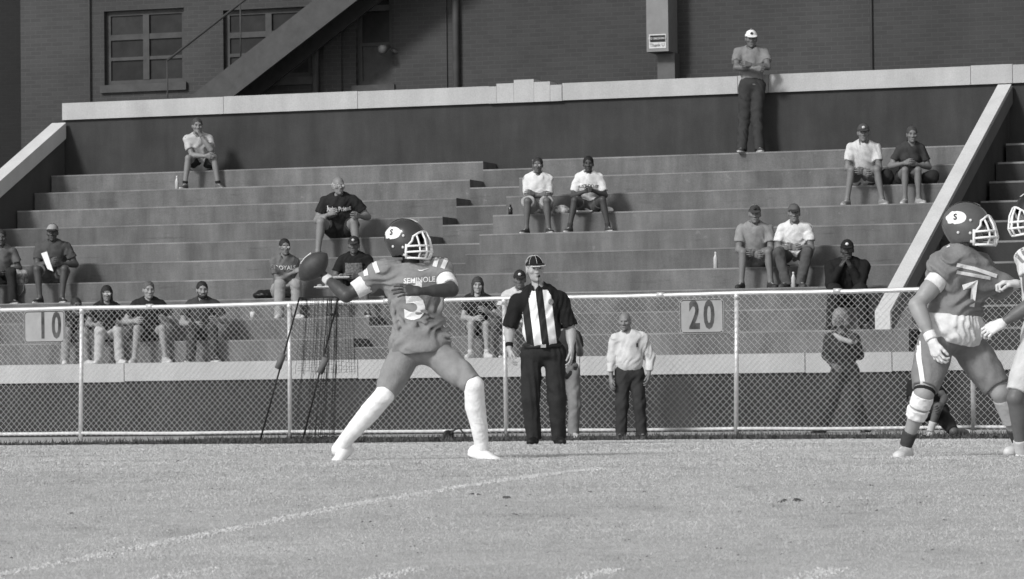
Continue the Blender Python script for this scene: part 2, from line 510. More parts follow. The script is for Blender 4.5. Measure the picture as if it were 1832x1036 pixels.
for k, (u0, u1, z0, z1) in enumerate(wr):
    fr = MB(); t = .085
    v0, v1 = VB + .10, VB + .18
    fr.ubox(u0, u0 + t, v0, v1, z0, z1); fr.ubox(u1 - t, u1, v0, v1, z0, z1)
    fr.ubox(u0 + t, u1 - t, v0, v1, z0, z0 + t); fr.ubox(u0 + t, u1 - t, v0, v1, z1 - t, z1)
    w_ = fr.build("window", M_FRAME, bld)
    cols, rows = ((2, 3) if k < 2 else (1, 3))
    mu = [(u0 + t + (u1 - u0 - 2 * t) * j / cols) for j in range(cols + 1)]
    mz = [(z0 + t + (z1 - z0 - 2 * t) * j / rows) for j in range(rows + 1)]
    for u in mu[1:-1]:
        mb = MB(); mb.ubox(u - .06, u + .06, v0 - .012, v1 - .02, z0 + t, z1 - t); mb.build("glazing_bar", M_FRAME, w_)
    for j, z in enumerate(mz[1:-1]):
        mb = MB(); mb.ubox(u0 + t, u1 - t, v0 - .004, v1 - .03, z - (.03 if j == 0 else .05), z + (.03 if j == 0 else .05)); mb.build("glazing_bar", M_FRAME, w_)
    for i in range(cols):
        for j in range(rows):
            p = MB(); p.ubox(mu[i] - .02, mu[i + 1] + .02, v1 - .05, v1 - .035, mz[j] - .02, mz[j + 1] + .02)
            p.build("pane", M_FRAME if (k == 2 and j == 0) else mat('window_glass_%d' % ((i * 5 + j * 3 + k) % 4), (.018, .024, .030, .021)[(i * 5 + j * 3 + k) % 4], .4, .35, 3, 0, 1, .12), w_)
    s = MB(); s.ubox(u0 - .06, u1 + .06, VB - .07, VB + .1, z0 - .14, z0 - .002); s.build("sill", mat("stone_sill", .065, .85, .2, 5), w_)
# engaged brick pier, rainwater pipe, joints
def pier(name, x0, x1, d, m, y0=-900, y1=400, r=False):
    u0, u1 = bp_(x0, 60)[0], bp_(x1, 60)[0]
    b_ = MB()
    if r:
        uc_ = (u0 + u1) / 2; b_.tube([B(uc_, VB - d, zb0), B(uc_, VB - d, ZT)], (u1 - u0) / 2, 10)
    else: b_.ubox(u0, u1, VB - d, VB - .002, zb0, ZT)
    return b_.build(name, m, bld, smooth=r)
pier("brick_pier", 580, 612, .05, M_BRICK)
pier("brick_pier", 705, 800, .03, M_BRICK)
pier("rainwater_pipe", 812, 824, .07, mat("pipe_paint", .060, .6, .2, 5), r=True)
pier("rainwater_pipe", 561, 572, .06, mat("pipe_paint", .060, .6, .2, 5), r=True)
pier("conduit", 160, 163.5, .04, M_IRON, r=True)
pier("conduit", 1558, 1562, .03, M_IRON, r=True)
# wall lamp
c = B(bp_(706, 90)[0], VB - .1, bp_(706, 90)[1])
b_ = MB(); b_.lathe([(0, .03), (.1, .035), (.14, .07), (.24, .085), (.26, .03)], c + np.array([-.05, 0, .05]), (-.5, -.7, -.25), 12)
b_.tube([c + np.array([.12, .1, -.08]), c], .03, 8)
b_.build("flood_lamp", plain(.09), bld, smooth=True)

# duct with a notice
VD = VB - .55
def dp(px, py, v=VD): return hit_v(px, py, v)
duct = empty("ventilation_duct", B(dp(1176, 90)[0], VD, dp(1176, 95)[1]), "pale square duct fixed high on the brick wall with a notice", "duct")
u0, zb_ = dp(1157, 93); u1 = dp(1196, 93)[0]
b_ = MB(); b_.ubox(u0, u1, VD, VB - .01, zb_, ZT - 1); b_.build("duct_casing", mat("duct_paint", .20, .6, .12, 4, .1, 20), duct)
u2, u3 = dp(1176, 110, VB - .3)[0], dp(1207, 110, VB - .3)[0]
b_ = MB(); b_.ubox(u2, u3, VB - .3, VB - .005, zb0, zb_ - .004); b_.build("lower_pipe_box", mat("duct_paint_low", .10, .7, .15, 4), duct)
def vrect(name, x0, x1, y0, y1, v, m, parent, th=.006):
    a = hit_v(x0, y1, v); c = hit_v(x1, y0, v)
    b_ = MB(); b_.ubox(a[0], c[0], v - th, v, a[1], c[1]); return b_.build(name, m, parent)
notice = empty("wall_notice", B(dp(1176, 86)[0], VD, dp(1176, 86)[1]), "small black and white notice on the pale duct", "notice")
vrect("notice_board", 1161.5, 1191.5, 60.5, 87, VD - .001, plain(.55), notice)
vrect("black_band", 1163, 1190, 62.5, 75.5, VD - .010, plain(.01), notice)
TEXTS = []

# outdoor iron stair in front of the windows
VS = VB - 1.15
fe = empty("iron_staircase", B(hit_v(330, 170, VS)[0], VS, Z1), "dim iron staircase climbing the brick wall past the windows", "staircase")
p0, p1 = hit_v(300, 205, VS), hit_v(640, -60, VS)
sl2 = (p1[1] - p0[1]) / (p1[0] - p0[0])
for k, vv in enumerate((VS, VS + .85)):
    b_ = MB(); th = .58
    e = p1[0] + 2
    P = [B(p0[0], vv - .03, p0[1] - th), B(e, vv - .03, p0[1] + sl2 * (e - p0[0]) - th), B(e, vv + .03, p0[1] + sl2 * (e - p0[0]) - th), B(p0[0], vv + .03, p0[1] - th)]
    P += [q + np.array([0, 0, th]) for q in P]
    b_.hexa(P); b_.build("stringer", M_IRON, fe)
n = 26
for k in range(n):
    u = p0[0] + (p1[0] + 2 - p0[0]) * k / n
    b_ = MB(); z = p0[1] + sl2 * (u - p0[0]) - .12
    b_.ubox(u, u + .26, VS + .033, VS + .817, z, z + .025); b_.build("stair_tread", M_IRON, fe)
b_ = MB(); e = p1[0] + 2
P = [B(p0[0], VS + .033, p0[1] - .27), B(e, VS + .033, p0[1] + sl2 * (e - p0[0]) - .27), B(e, VS + .817, p0[1] + sl2 * (e - p0[0]) - .27), B(p0[0], VS + .817, p0[1] - .27)]
b_.hexa(P + [q + np.array([0, 0, .03]) for q in P]); b_.build("stair_soffit", M_IRON, fe)
for vv in (VS,):
    b_ = MB(); e = p1[0] + 2
    for h in (.95,): b_.tube([B(p0[0], vv, p0[1] + h), B(e, vv, p0[1] + sl2 * (e - p0[0]) + h)], .022, 6)
    for k in range(5):
        u = p0[0] + (e - p0[0]) * k / 4; z = p0[1] + sl2 * (u - p0[0])
        b_.tube([B(u, vv, z - .05), B(u, vv, z + .95)], .014, 6)
    b_.build("handrail", M_IRON, fe, smooth=True)

# unlit wing added to stand for the black night on the left
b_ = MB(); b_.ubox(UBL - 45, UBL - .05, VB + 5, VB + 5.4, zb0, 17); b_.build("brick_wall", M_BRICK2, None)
backdrop = bpy.context.scene.collection.objects[-1]
backdrop.name = "night_backdrop"
tag(backdrop, "unlit brick wing added for the night darkness beyond the left end of the building", "building")

# ------------------------------------------------------------------ chain-link fence
FENCE_H = 1.83
fence = empty("chain_link_fence", fpt(900), "galvanised chain link fence with top rail between field and stand", "fence")
post_px = [-240, 144, 519, 906, 1317, 1742, 2200]
pp = [fpt(x) for x in post_px]
lean = [0, .035, .006, -.012, .03, .0, 0]
for p, l in zip(pp, lean):
    b_ = MB(); top = p + FD * l + np.array([0, 0, FENCE_H - .03])
    b_.tube([p - np.array([0, 0, .05]), top], .030, 10)
    b_.tube([top - np.array([0, 0, .05]), top + np.array([0, 0, .028])], .036, 10)
    b_.build("post", M_GALV, fence, smooth=True)
pts = [p + np.array([0, 0, FENCE_H]) for p in pp]
for a, c in zip(pts[:-1], pts[1:]):
    b_ = MB(); L_ = np.linalg.norm(c - a); d = (c - a) / L_
    q = [a + d * L_ * t + np.array([0, 0, -.006 * math.sin(t * math.pi) * (1 + rnd.random())]) for t in np.linspace(0, 1, 7)]
    b_.tube(q, .031, 10, caps=False)
    j = a + d * L_ * rnd.uniform(.3, .7); b_.tube([j - d * .05, j + d * .05], .0345, 10)
    b_.build("top_rail", M_GALV, fence, smooth=True)
    b_ = MB(); q2 = [p_ - np.array([0, 0, FENCE_H - .105]) for p_ in q]
    b_.tube(q2, .022, 8, caps=False); b_.build("bottom_rail", mat("bottom_rail_paint", .62, .5, .2, 8), fence, smooth=True)
# woven wire, one panel between each pair of posts
for a, c in zip(pp[:-1], pp[1:]):
    L_ = np.linalg.norm(c - a); d = (c - a) / L_; z0, z1 = .07, FENCE_H - .02
    V = []; F = []; n = 0; pitch = .084; off = FN * .036
    def wire(s0, za, s1, zb_, w):
        global V, F, n
        k = 3; dirw = nrm([s1 - s0, zb_ - za])
        sx, sz = -dirw[1], dirw[0]; r = .0022
        for s_, z_ in ((s0, za), (s1, zb_)):
            base = a + d * s_ + np.array([0, 0, z_]) + off + FN * w
            for q in ((sx * r, sz * r, 0), (-sx * r, -sz * r, 0), (0, 0, r * 1.6)):
                V.append(base + d * q[0] + np.array([0, 0, q[1]]) + FN * q[2])
        F += [(n, n + 1, n + 4, n + 3), (n + 1, n + 2, n + 5, n + 4), (n + 2, n, n + 3, n + 5)]
        n += 6
    h = z1 - z0
    for sgn, w in ((1, .002), (-1, -.002)):
        s = -h
        while s < L_ + h:
            j = rnd.uniform(-.007, .007)
            a0, b0 = s + j, s + sgn * h + j          # at z0, at z1
            lo, hi = 0.0, 1.0
            if sgn > 0: lo = max(0, (0 - a0) / h); hi = min(1, (L_ - a0) / h)
            else: lo = max(0, (a0 - L_) / h); hi = min(1, a0 / h)
            if hi > lo: wire(a0 + sgn * h * lo, z0 + h * lo, a0 + sgn * h * hi, z0 + h * hi, w)
            s += pitch
    o = mk("wire_mesh", V, F, M_WIRE, fence, smooth=False); o["kind"] = "stuff"

# ------------------------------------------------------------------ yard-line number boards wired to the fence
M_SIGN = mat("weathered_sign_paint", .30, .6, .12, 7, .05, 30)
def text_mesh(txt, size, bold=0.0, sx=1.0):
    cu_ = bpy.data.curves.new("t", 'FONT'); cu_.body = txt; cu_.size = size; cu_.align_x = 'CENTER'; cu_.align_y = 'CENTER'
    cu_.offset = bold; cu_.resolution_u = 3
    o = bpy.data.objects.new("t", cu_); COL.objects.link(o)
    bpy.context.view_layer.update()
    me = bpy.data.meshes.new_from_object(o.evaluated_get(bpy.context.evaluated_depsgraph_get()))
    V = np.array([v.co[:] for v in me.vertices], float).reshape(-1, 3); F = [tuple(p.vertices) for p in me.polygons]
    bpy.data.objects.remove(o); bpy.data.curves.remove(cu_); bpy.data.meshes.remove(me)
    V[:, 0] *= sx
    return V, F
def flat_text(name, txt, center, right, up, nor, size, m, parent, bold=0.0, sx=1.0, lift=.002):
    V, F = text_mesh(txt, size, bold, sx)
    if not len(V): return None
    P = np.asarray(center) + V[:, :1] * np.asarray(right) + V[:, 1:2] * np.asarray(up) + np.asarray(nor) * lift
    return mk(name, P, F, m, parent, smooth=False)
def number_board(txt, x0, x1, y0, y1, label):
    xm = (x0 + x1) / 2; p = fpt(xm); off = FN * .055
    Y = p[1] + off[1]
    wdt = np.linalg.norm(fpt(x1) - fpt(x0)); zt = pix(xm, y0, Y)[2]; zb_ = pix(xm, y1, Y)[2]
    hgt = zt - zb_; c = np.array([p[0] + off[0], Y, (zt + zb_) / 2])
    root = empty("number_board", c - np.array([0, 0, hgt / 2]), label, "sign", "yard boards on the fence")
    def rrect(w, h, r, n=5):
        out = []
        for cx, cy, a0 in ((w / 2 - r, h / 2 - r, 0), (-w / 2 + r, h / 2 - r, 90), (-w / 2 + r, -h / 2 + r, 180), (w / 2 - r, -h / 2 + r, 270)):
            for k in range(n): an = math.radians(a0 + 90 * k / (n - 1)); out.append((cx + r * math.cos(an), cy + r * math.sin(an)))
        return out
    def slab(w, h, r, t0, t1):
        pr = rrect(w, h, r); k = len(pr); b_ = MB()
        V = [c + FD * x + np.array([0, 0, y]) + FN * t for t in (t0, t1) for x, y in pr]
        F = [tuple(range(k - 1, -1, -1)), tuple(range(k, 2 * k))] + [(i, (i + 1) % k, k + (i + 1) % k, k + i) for i in range(k)]
        b_.add(V, F); return b_
    slab(wdt, hgt, .05, 0, .012).build("board", M_SIGN, root)
    pr = rrect(wdt * .955, hgt * .945, .045); b_ = MB()
    loop = [c + FD * x + np.array([0, 0, y]) + FN * .013 for x, y in pr]
    for i in range(len(loop)):
        if i % 5 == 2 and rnd.random() < .5: continue
        b_.tube([loop[i], loop[(i + 1) % len(loop)]], .006, 4)
    b_.build("border_line", plain(.06), root)
    zf = np.array([0, 0, 1.0])
    M_NUM = mat("worn_black_paint", .07, .7, .75, 5, 0, 1, .2)
    for ch, dx in zip(txt, (-.165, .165)):
        flat_text("digit", ch, c + FD * dx * wdt + FD * (.13 * wdt if txt[0] == '1' else 0) + FN * .013, FD, zf, FN, hgt * 1.12, M_NUM, root, .016, .60)
number_board("10", 48.5, 122, 556, 613, "weathered ten yard board wired to the fence left of the first post")
number_board("20", 1222, 1301, 535, 596.5, "weathered twenty yard board wired to the fence right of the pale shirted man")
nc = B(dp(1176, 69)[0], VD - .017, dp(1176, 69)[1]); UD = np.array([CT, -ST, 0]); ND = np.array([-ST, -CT, 0])
flat_text("lettering", "NO SMOKING", nc, UD, np.array([0, 0, 1.]), ND, .05, plain(.5), notice, .001)
nc = B(dp(1176, 81)[0], VD - .008, dp(1176, 81)[1])
flat_text("lettering", "Thank U", nc, UD, np.array([0, 0, 1.]), ND, .075, plain(.03), notice, .001)

# ------------------------------------------------------------------ folding kicking net leaning at the fence
def fz(px, py, dn):
    """world point at photo pixel on a plane dn metres in front of the fence line"""
    p = fpt(px) + FN * dn
    return pix(px, py, p[1])
net = empty("kicking_net", fz(540, 788, .8), "black practice kicking net with slanting poles standing at the fence", "sports net")
for (a, b2, d0, d1) in (((536, 532), (464, 793), .35, 1.1), ((606, 530), (541, 790), .3, 1.0), ((470, 536), (520, 640), .3, .35)):
    if a[0] == 470: continue
    b_ = MB(); b_.tube([fz(*a, d0), fz(*b2, d1)], .012, 7); b_.build("pole", M_BLACK, net, smooth=True)
for (a, b2, d) in (((506, 633), (497, 660), .75), ((583, 640), (572, 668), .7)):
    b_ = MB(); p, q = fz(*a, d), fz(*b2, d); ax = q - p; L_ = np.linalg.norm(ax)
    b_.lathe([(0, .02), (.005, .045), (L_ - .005, .045), (L_, .02)], p, ax, 12); b_.build("foam_sleeve", plain(.14, .8), net, smooth=True)
b_ = MB(); b_.tube([fz(536, 533, .35), fz(606, 531, .3), fz(636, 531, .3)], .012, 6); b_.build("top_bar", M_BLACK, net, smooth=True)
r2 = random.Random(3)
b_ = MB()
topx = lambda t: 541 + t * 92
for k in range(22):
    t = k / 21 + r2.uniform(-.01, .01); x0 = topx(t) + r2.uniform(-2, 2); x1 = 530 + t * 108 + r2.uniform(-3, 3)
    yb = 668 + r2.uniform(-3, 4)
    q = [fz(x0 + (x1 - x0) * s + r2.uniform(-.8, .8), 532 + (yb - 532) * s, .3 + .35 * s) for s in np.linspace(0, 1, 6)]
    b_.tube(q, .0022, 4, caps=False)
for k in range(24):
    s = (k + .5) / 24; y = 532 + (668 - 532) * s
    q = [fz(541 - 9 * s + t * (92 + 14 * s) + r2.uniform(-.5, .5), y + 2 * math.sin(t * 6 + k), .3 + .35 * s) for t in np.linspace(0, 1, 9)]
    b_.tube(q, .0016, 4, caps=False)
o = b_.build("net_panel", M_NET, net); o["kind"] = "stuff"
b_ = MB()                                           # slack bundles hanging to the ground
for k in range(28):
    t = r2.random(); g = r2.random()
    if g < .5: x0, x1 = 585 + t * 20, 560 + t * 40
    elif g < .75: x0, x1 = 545 + t * 8, 512 + t * 24
    else: x0, x1 = 560 + t * 30, 540 + t * 45
    q = [fz(x0 + (x1 - x0) * s ** 1.4 + r2.uniform(-1.2, 1.2), 535 + (788 - 535) * s, .35 + .3 * s) for s in np.linspace(0, 1, 7)]
    b_.tube(q, .0026, 4, caps=False)
for k in range(34):
    x = 515 + r2.random() * 85; q = [fz(x + i * 5 * r2.uniform(.5, 1.2), 785 - 8 * abs(math.sin(i * 1.3 + k)) * r2.random(), .6) for i in range(4)]
    b_.tube(q, .004, 4, caps=False)
o = b_.build("slack_net", M_NET, net); o["kind"] = "stuff"

# small wheeled cart lying at the fence foot
c = fz(802, 780, .5); root = empty("ball_cart", c - np.array([0, 0, .07]), "small dark wheel on a bent frame at the fence foot", "cart")
b_ = MB(); b_.lathe([(-.035, .02), (-.03, .06), (-.02, .078), (.02, .078), (.03, .06), (.035, .02)], c, (.3, -.95, 0), 16); b_.build("wheel", M_BLACK, root, smooth=True)
b_ = MB(); b_.tube([c, fz(812, 770, .5), fz(822, 766, .4), fz(836, 783, .35)], .012, 6); b_.tube([fz(812, 770, .5), fz(796, 772, .5)], .01, 6); b_.build("frame", M_IRON, root)

# ------------------------------------------------------------------ painted field lines
M_LINE = mat("field_chalk", .60, .95, .22, 30, .4, 60, .1)
def gpix(px, py):
    d = ray(px, py)
    t = np.linspace(8, 55, 4000); zz = d[2] * t + CAM_Z - ground_z((d[0] * ST + d[1] * CT) * t)
    k = int(np.argmax(zz < 0)); return d * t[k]
LINES = []
def field_line(name, p, q, w, label):
    a, c = np.array(uv_of(p)), np.array(uv_of(q)); n = max(3, int(np.linalg.norm(c - a) / .06))
    d = (c - a) / np.linalg.norm(c - a); s = np.array([-d[1], d[0]])
    # chalked grass: short white blades, dense in the middle and thinning to ragged edges
    V = []; F = []; L_ = np.linalg.norm(c - a)
    for i in range(int(L_ * 1000)):
        t = rnd.random(); off = rnd.gauss(0, w * .30)
        if math.sin(t * L_ * 2.1 + a[0]) * math.sin(t * L_ * .9 + 1) > rnd.uniform(.25, 1.5): continue
        k = a + (c - a) * t + s * off; an = rnd.uniform(0, 3.14); q = len(V); r = rnd.uniform(.003, .006)
        g0 = B(k[0], k[1], ground_z(k[1]) - .001); d1 = np.array([math.cos(an), math.sin(an), 0]) * r
        V += [g0 - d1, g0 + d1, g0 + np.array([rnd.uniform(-.008, .008), rnd.uniform(-.008, .008), rnd.uniform(.005, .011)])]
        F.append((q, q + 1, q + 2))
    tag(mk(name, V, F, M_LINE, smooth=False), kind="structure")
    LINES.append((a, c, w))
ua, va_ = uv_of(gpix(196, 991))
field_line("yard_line", B(ua, 12.0, 0), B(ua, 22.0, 0), .10, "")
for x, y in ((378, 1017), (748, 1017), (1092, 1019), (1492, 1017)):
    u, v = uv_of(gpix(x, y)); field_line("tick_mark", B(u, v - .62, 0), B(u, v, 0), .10, "")

# ------------------------------------------------------------------ grass: short worn blades over the part of the field near the view
def grass_blades():
    rg = np.random.default_rng(11)
    out = []
    for y0, y1, dens, h, w in ((13.6, 17, 3800, .008, .0040), (17, 22, 2600, .0085, .0050), (22, 30, 1400, .0095, .007), (30, 46, 600, .011, .010)):
        x1 = y1 * .165 + .6
        n = int(dens * (y1 - y0) * 2 * x1)
        X = rg.uniform(-x1, x1, n); Y = rg.uniform(y0, y1, n)
        out.append(np.stack([X, Y, np.full(n, h), np.full(n, w)], 1))
    A = np.concatenate(out); X, Y = A[:, 0], A[:, 1]
    u = X * CT - Y * ST; v = X * ST + Y * CT
    # keep off the bare strip
    su = np.array([s[0] for s in SOIL]); sv = np.array([s[1] for s in SOIL]); o_ = np.argsort(su)
    keep = v < np.interp(u, su[o_], sv[o_]) + rg.normal(0, .12, len(u))
    A, X, Y, u, v = A[keep], X[keep], Y[keep], u[keep], v[keep]
    n = len(X); Z = ground_z(v)
    patch = .5 + .5 * np.sin(u * 1.9 + 1.3 * np.sin(v * 1.1)) * np.sin(v * 2.3 + 1.7 * np.sin(u * .8))
    fine = .5 + .5 * np.sin(u * 9 + 2 * np.sin(v * 7)) * np.sin(v * 11 + 2 * np.sin(u * 6))
    h = A[:, 2] * rg.uniform(.45, 1.25, n) * (.75 + .4 * patch)
    an = rg.uniform(0, 2 * np.pi, n); le = rg.uniform(.3, 1.8, n) * h
    wx, wy = np.cos(an) * A[:, 3] * .5, np.sin(an) * A[:, 3] * .5
    la = rg.uniform(0, 2 * np.pi, n)
    V = np.empty((n, 3, 3), np.float32)
    V[:, 0] = np.stack([X - wx, Y - wy, Z - .002], 1); V[:, 1] = np.stack([X + wx, Y + wy, Z - .002], 1)
    V[:, 2] = np.stack([X + np.cos(la) * le, Y + np.sin(la) * le, Z + h], 1)
    g = (.44 + .05 * patch + .04 * fine) * rg.uniform(.93, 1.07, n)
    big = np.zeros(n)
    for q in range(9):
        ku, kv_, ph = rg.normal(0, 1.6 + q * .5), rg.normal(0, .9 + q * .25), rg.uniform(0, 6.28)
        big += np.sin(u * ku + v * kv_ + ph + .8 * np.sin(v * .7 + q)) / 3
    g *= 1 + .055 * np.clip(big, -1.6, 1.2)
    order = np.argsort(Y); Ys = Y[order]                                  # thin, worn spots
    for q in range(520):
        cy = 14 + 26 * rg.random() ** 1.3; cx = rg.uniform(-1, 1) * (cy * .165 + .3); ru, rv = rg.uniform(.03, .16), rg.uniform(.04, .22)
        a0, a1 = np.searchsorted(Ys, [cy - rv, cy + rv]); sel = order[a0:a1]
        ins = sel[((X[sel] - cx) / ru) ** 2 + ((Y[sel] - cy) / rv) ** 2 < rg.uniform(.3, 1.2, len(sel))]
        g[ins] *= rg.uniform(.62, .88)
    dark = rg.random(n) < .012
    g[dark] *= .45
    for a, c, w in LINES:
        d = (c - a) / np.linalg.norm(c - a); t = (u - a[0]) * d[0] + (v - a[1]) * d[1]
        s = abs((u - a[0]) * -d[1] + (v - a[1]) * d[0])
        on = (t > 0) & (t < np.linalg.norm(c - a)) & (s < w * .36 + rg.normal(0, .02, n)) & (rg.random(n) < .6)
        g[on] = rg.uniform(.52, .68, n)[on]
    m = bpy.data.materials.new("grass_blade"); m.use_nodes = True
    nt = m.node_tree; b = nt.nodes["Principled BSDF"]
    at = nt.nodes.new("ShaderNodeAttribute"); at.attribute_name = "shade"
    nt.links.new(at.outputs["Fac"], b.inputs["Base Color"]); b.inputs["Roughness"].default_value = .8; b.inputs["Specular IOR Level"].default_value = .15
    me = raw_mesh("grass", V.reshape(-1, 3), np.arange(n * 3).reshape(n, 3), [m], None, False)
    at_ = me.attributes.new("shade", 'FLOAT', 'FACE'); at_.data.foreach_set("value", g.astype(np.float32))
    o = bpy.data.objects.new("grass", me); COL.objects.link(o)
    tag(o, "short pale worn grass covering the playing field", "grass", kind="stuff")
    return n
NBLADES = grass_blades()

# loose dark clods and divots, weeds along the soil strip
def scatter_clods():
    rg = random.Random(8); b_ = MB()
    spots = [(1413, 897, .06), (1403, 899, .035), (920, 890, .05), (145, 832, .045), (318, 826, .045), (1133, 806, .045), (1008, 822, .04), (130, 918, .03), (850, 885, .04), (1060, 880, .03), (655, 935, .03), (1502, 840, .03)]
    for k in range(240): spots.append((rg.uniform(-40, 1870), 800 + 210 * rg.random() ** 1.6, rg.uniform(.008, .022)))
    for px, py, s in spots:
        p = gpix(px, py)
        for j in range(5 if s > .045 else 2):
            q = p + np.array([rg.uniform(-1, 1) * s, rg.uniform(-1, 1) * s * 1.6, 0]); q[2] = gz(q[0], q[1])
            r = s * rg.uniform(.18, .42)
            V = []; n1 = 6
            for i in range(n1): an = i * 2 * math.pi / n1; V.append(q + np.array([math.cos(an) * r * rg.uniform(.7, 1.3) * 1.3, math.sin(an) * r * rg.uniform(.7, 1.3) * 1.3, -.003]))
            for i in range(n1): an = i * 2 * math.pi / n1; V.append(q + np.array([math.cos(an) * r * .6, math.sin(an) * r * .6, r * rg.uniform(.25, .6)]))
            V.append(q + np.array([0, 0, r * rg.uniform(.35, .7)]))
            b_.add(V, [(i, (i + 1) % n1, n1 + (i + 1) % n1, n1 + i) for i in range(n1)] + [(n1 + i, n1 + (i + 1) % n1, 2 * n1) for i in range(n1)])
    o = b_.build("loose_turf", mat("dark_clod", .07, .95, .4, 30), None)
    tag(o, "loose dark clods and divots strewn over the worn field", "turf clods", kind="stuff")
scatter_clods()
def weeds():
    rg = np.random.default_rng(4); V = []; F = []; G = []
    for k in range(9000):
        s = SOIL[rg.integers(0, len(SOIL) - 1)]
        wv = s[2] - s[1]; v = s[1] + wv * rg.random(); u = s[0] + rg.uniform(-.3, .3)
        p = B(u, v, ground_z(v) + .008); h = rg.uniform(.02, .085) * (.6 if rg.random() < .6 else 1.1); a = rg.uniform(0, 6.28); w = .008
        n = len(V)
        V += [p + np.array([math.cos(a) * w, math.sin(a) * w, 0]), p - np.array([math.cos(a) * w, math.sin(a) * w, 0]), p + np.array([rg.normal(0, .03), rg.normal(0, .03), h])]
        F.append((n, n + 1, n + 2))
    o = mk("weeds", V, F, mat("dark_weed", .075, .9, .5, 6), None, smooth=False)
    tag(o, "dark scrubby weeds growing along the fence foot", "weeds", kind="stuff")
weeds()

# ------------------------------------------------------------------ implicit-surface modelling for bodies and clothing
def cone(a, b, ra, rb, lab=0, clips=(), k=.03, flat=None):
    return ('c', np.asarray(a, float), np.asarray(b, float), float(ra), float(rb), lab, clips, k, flat)
def ell(c, A, r, lab=0, clips=(), k=.04):
    return ('e', np.asarray(c, float), np.asarray(A, float), np.asarray(r, float), lab, clips, k)
I3 = np.eye(3)
def sph(c, r, lab=0, k=.03): return cone(c, np.asarray(c, float) + 1e-6, r, r, lab, (), k)

def _ev(pr, X, Y, Z):
    if pr[0] == 'c':
        _, a, b, ra, rb = pr[:5]
        ba = b - a; bb = max(float(ba @ ba), 1e-9)
        px, py, pz = X - a[0], Y - a[1], Z - a[2]
        t = np.clip((px * ba[0] + py * ba[1] + pz * ba[2]) / bb, 0, 1)
        d = np.sqrt((px - t * ba[0]) ** 2 + (py - t * ba[1]) ** 2 + (pz - t * ba[2]) ** 2) - (ra + (rb - ra) * t)
        clips = pr[6]
    else:
        _, c, A, r = pr[:4]
        px, py, pz = X - c[0], Y - c[1], Z - c[2]
        q = [(px * A[i, 0] + py * A[i, 1] + pz * A[i, 2]) for i in range(3)]
        k0 = np.sqrt(sum((q[i] / r[i]) ** 2 for i in range(3))) + 1e-9
        k1 = np.sqrt(sum((q[i] / r[i] ** 2) ** 2 for i in range(3))) + 1e-9
        d = k0 * (k0 - 1) / k1
        clips = pr[5]
    for (o, n) in clips:                       # keep the side the normal points away from
        d = np.maximum(d, (X - o[0]) * n[0] + (Y - o[1]) * n[1] + (Z - o[2]) * n[2])
    return d
def _box(pr):
    if pr[0] == 'c':
        m = max(pr[3], pr[4]); return np.minimum(pr[1], pr[2]) - m, np.maximum(pr[1], pr[2]) + m
    e = np.sqrt((pr[2] ** 2 * (pr[3] ** 2)[:, None]).sum(0)); return pr[1] - e, pr[1] + e

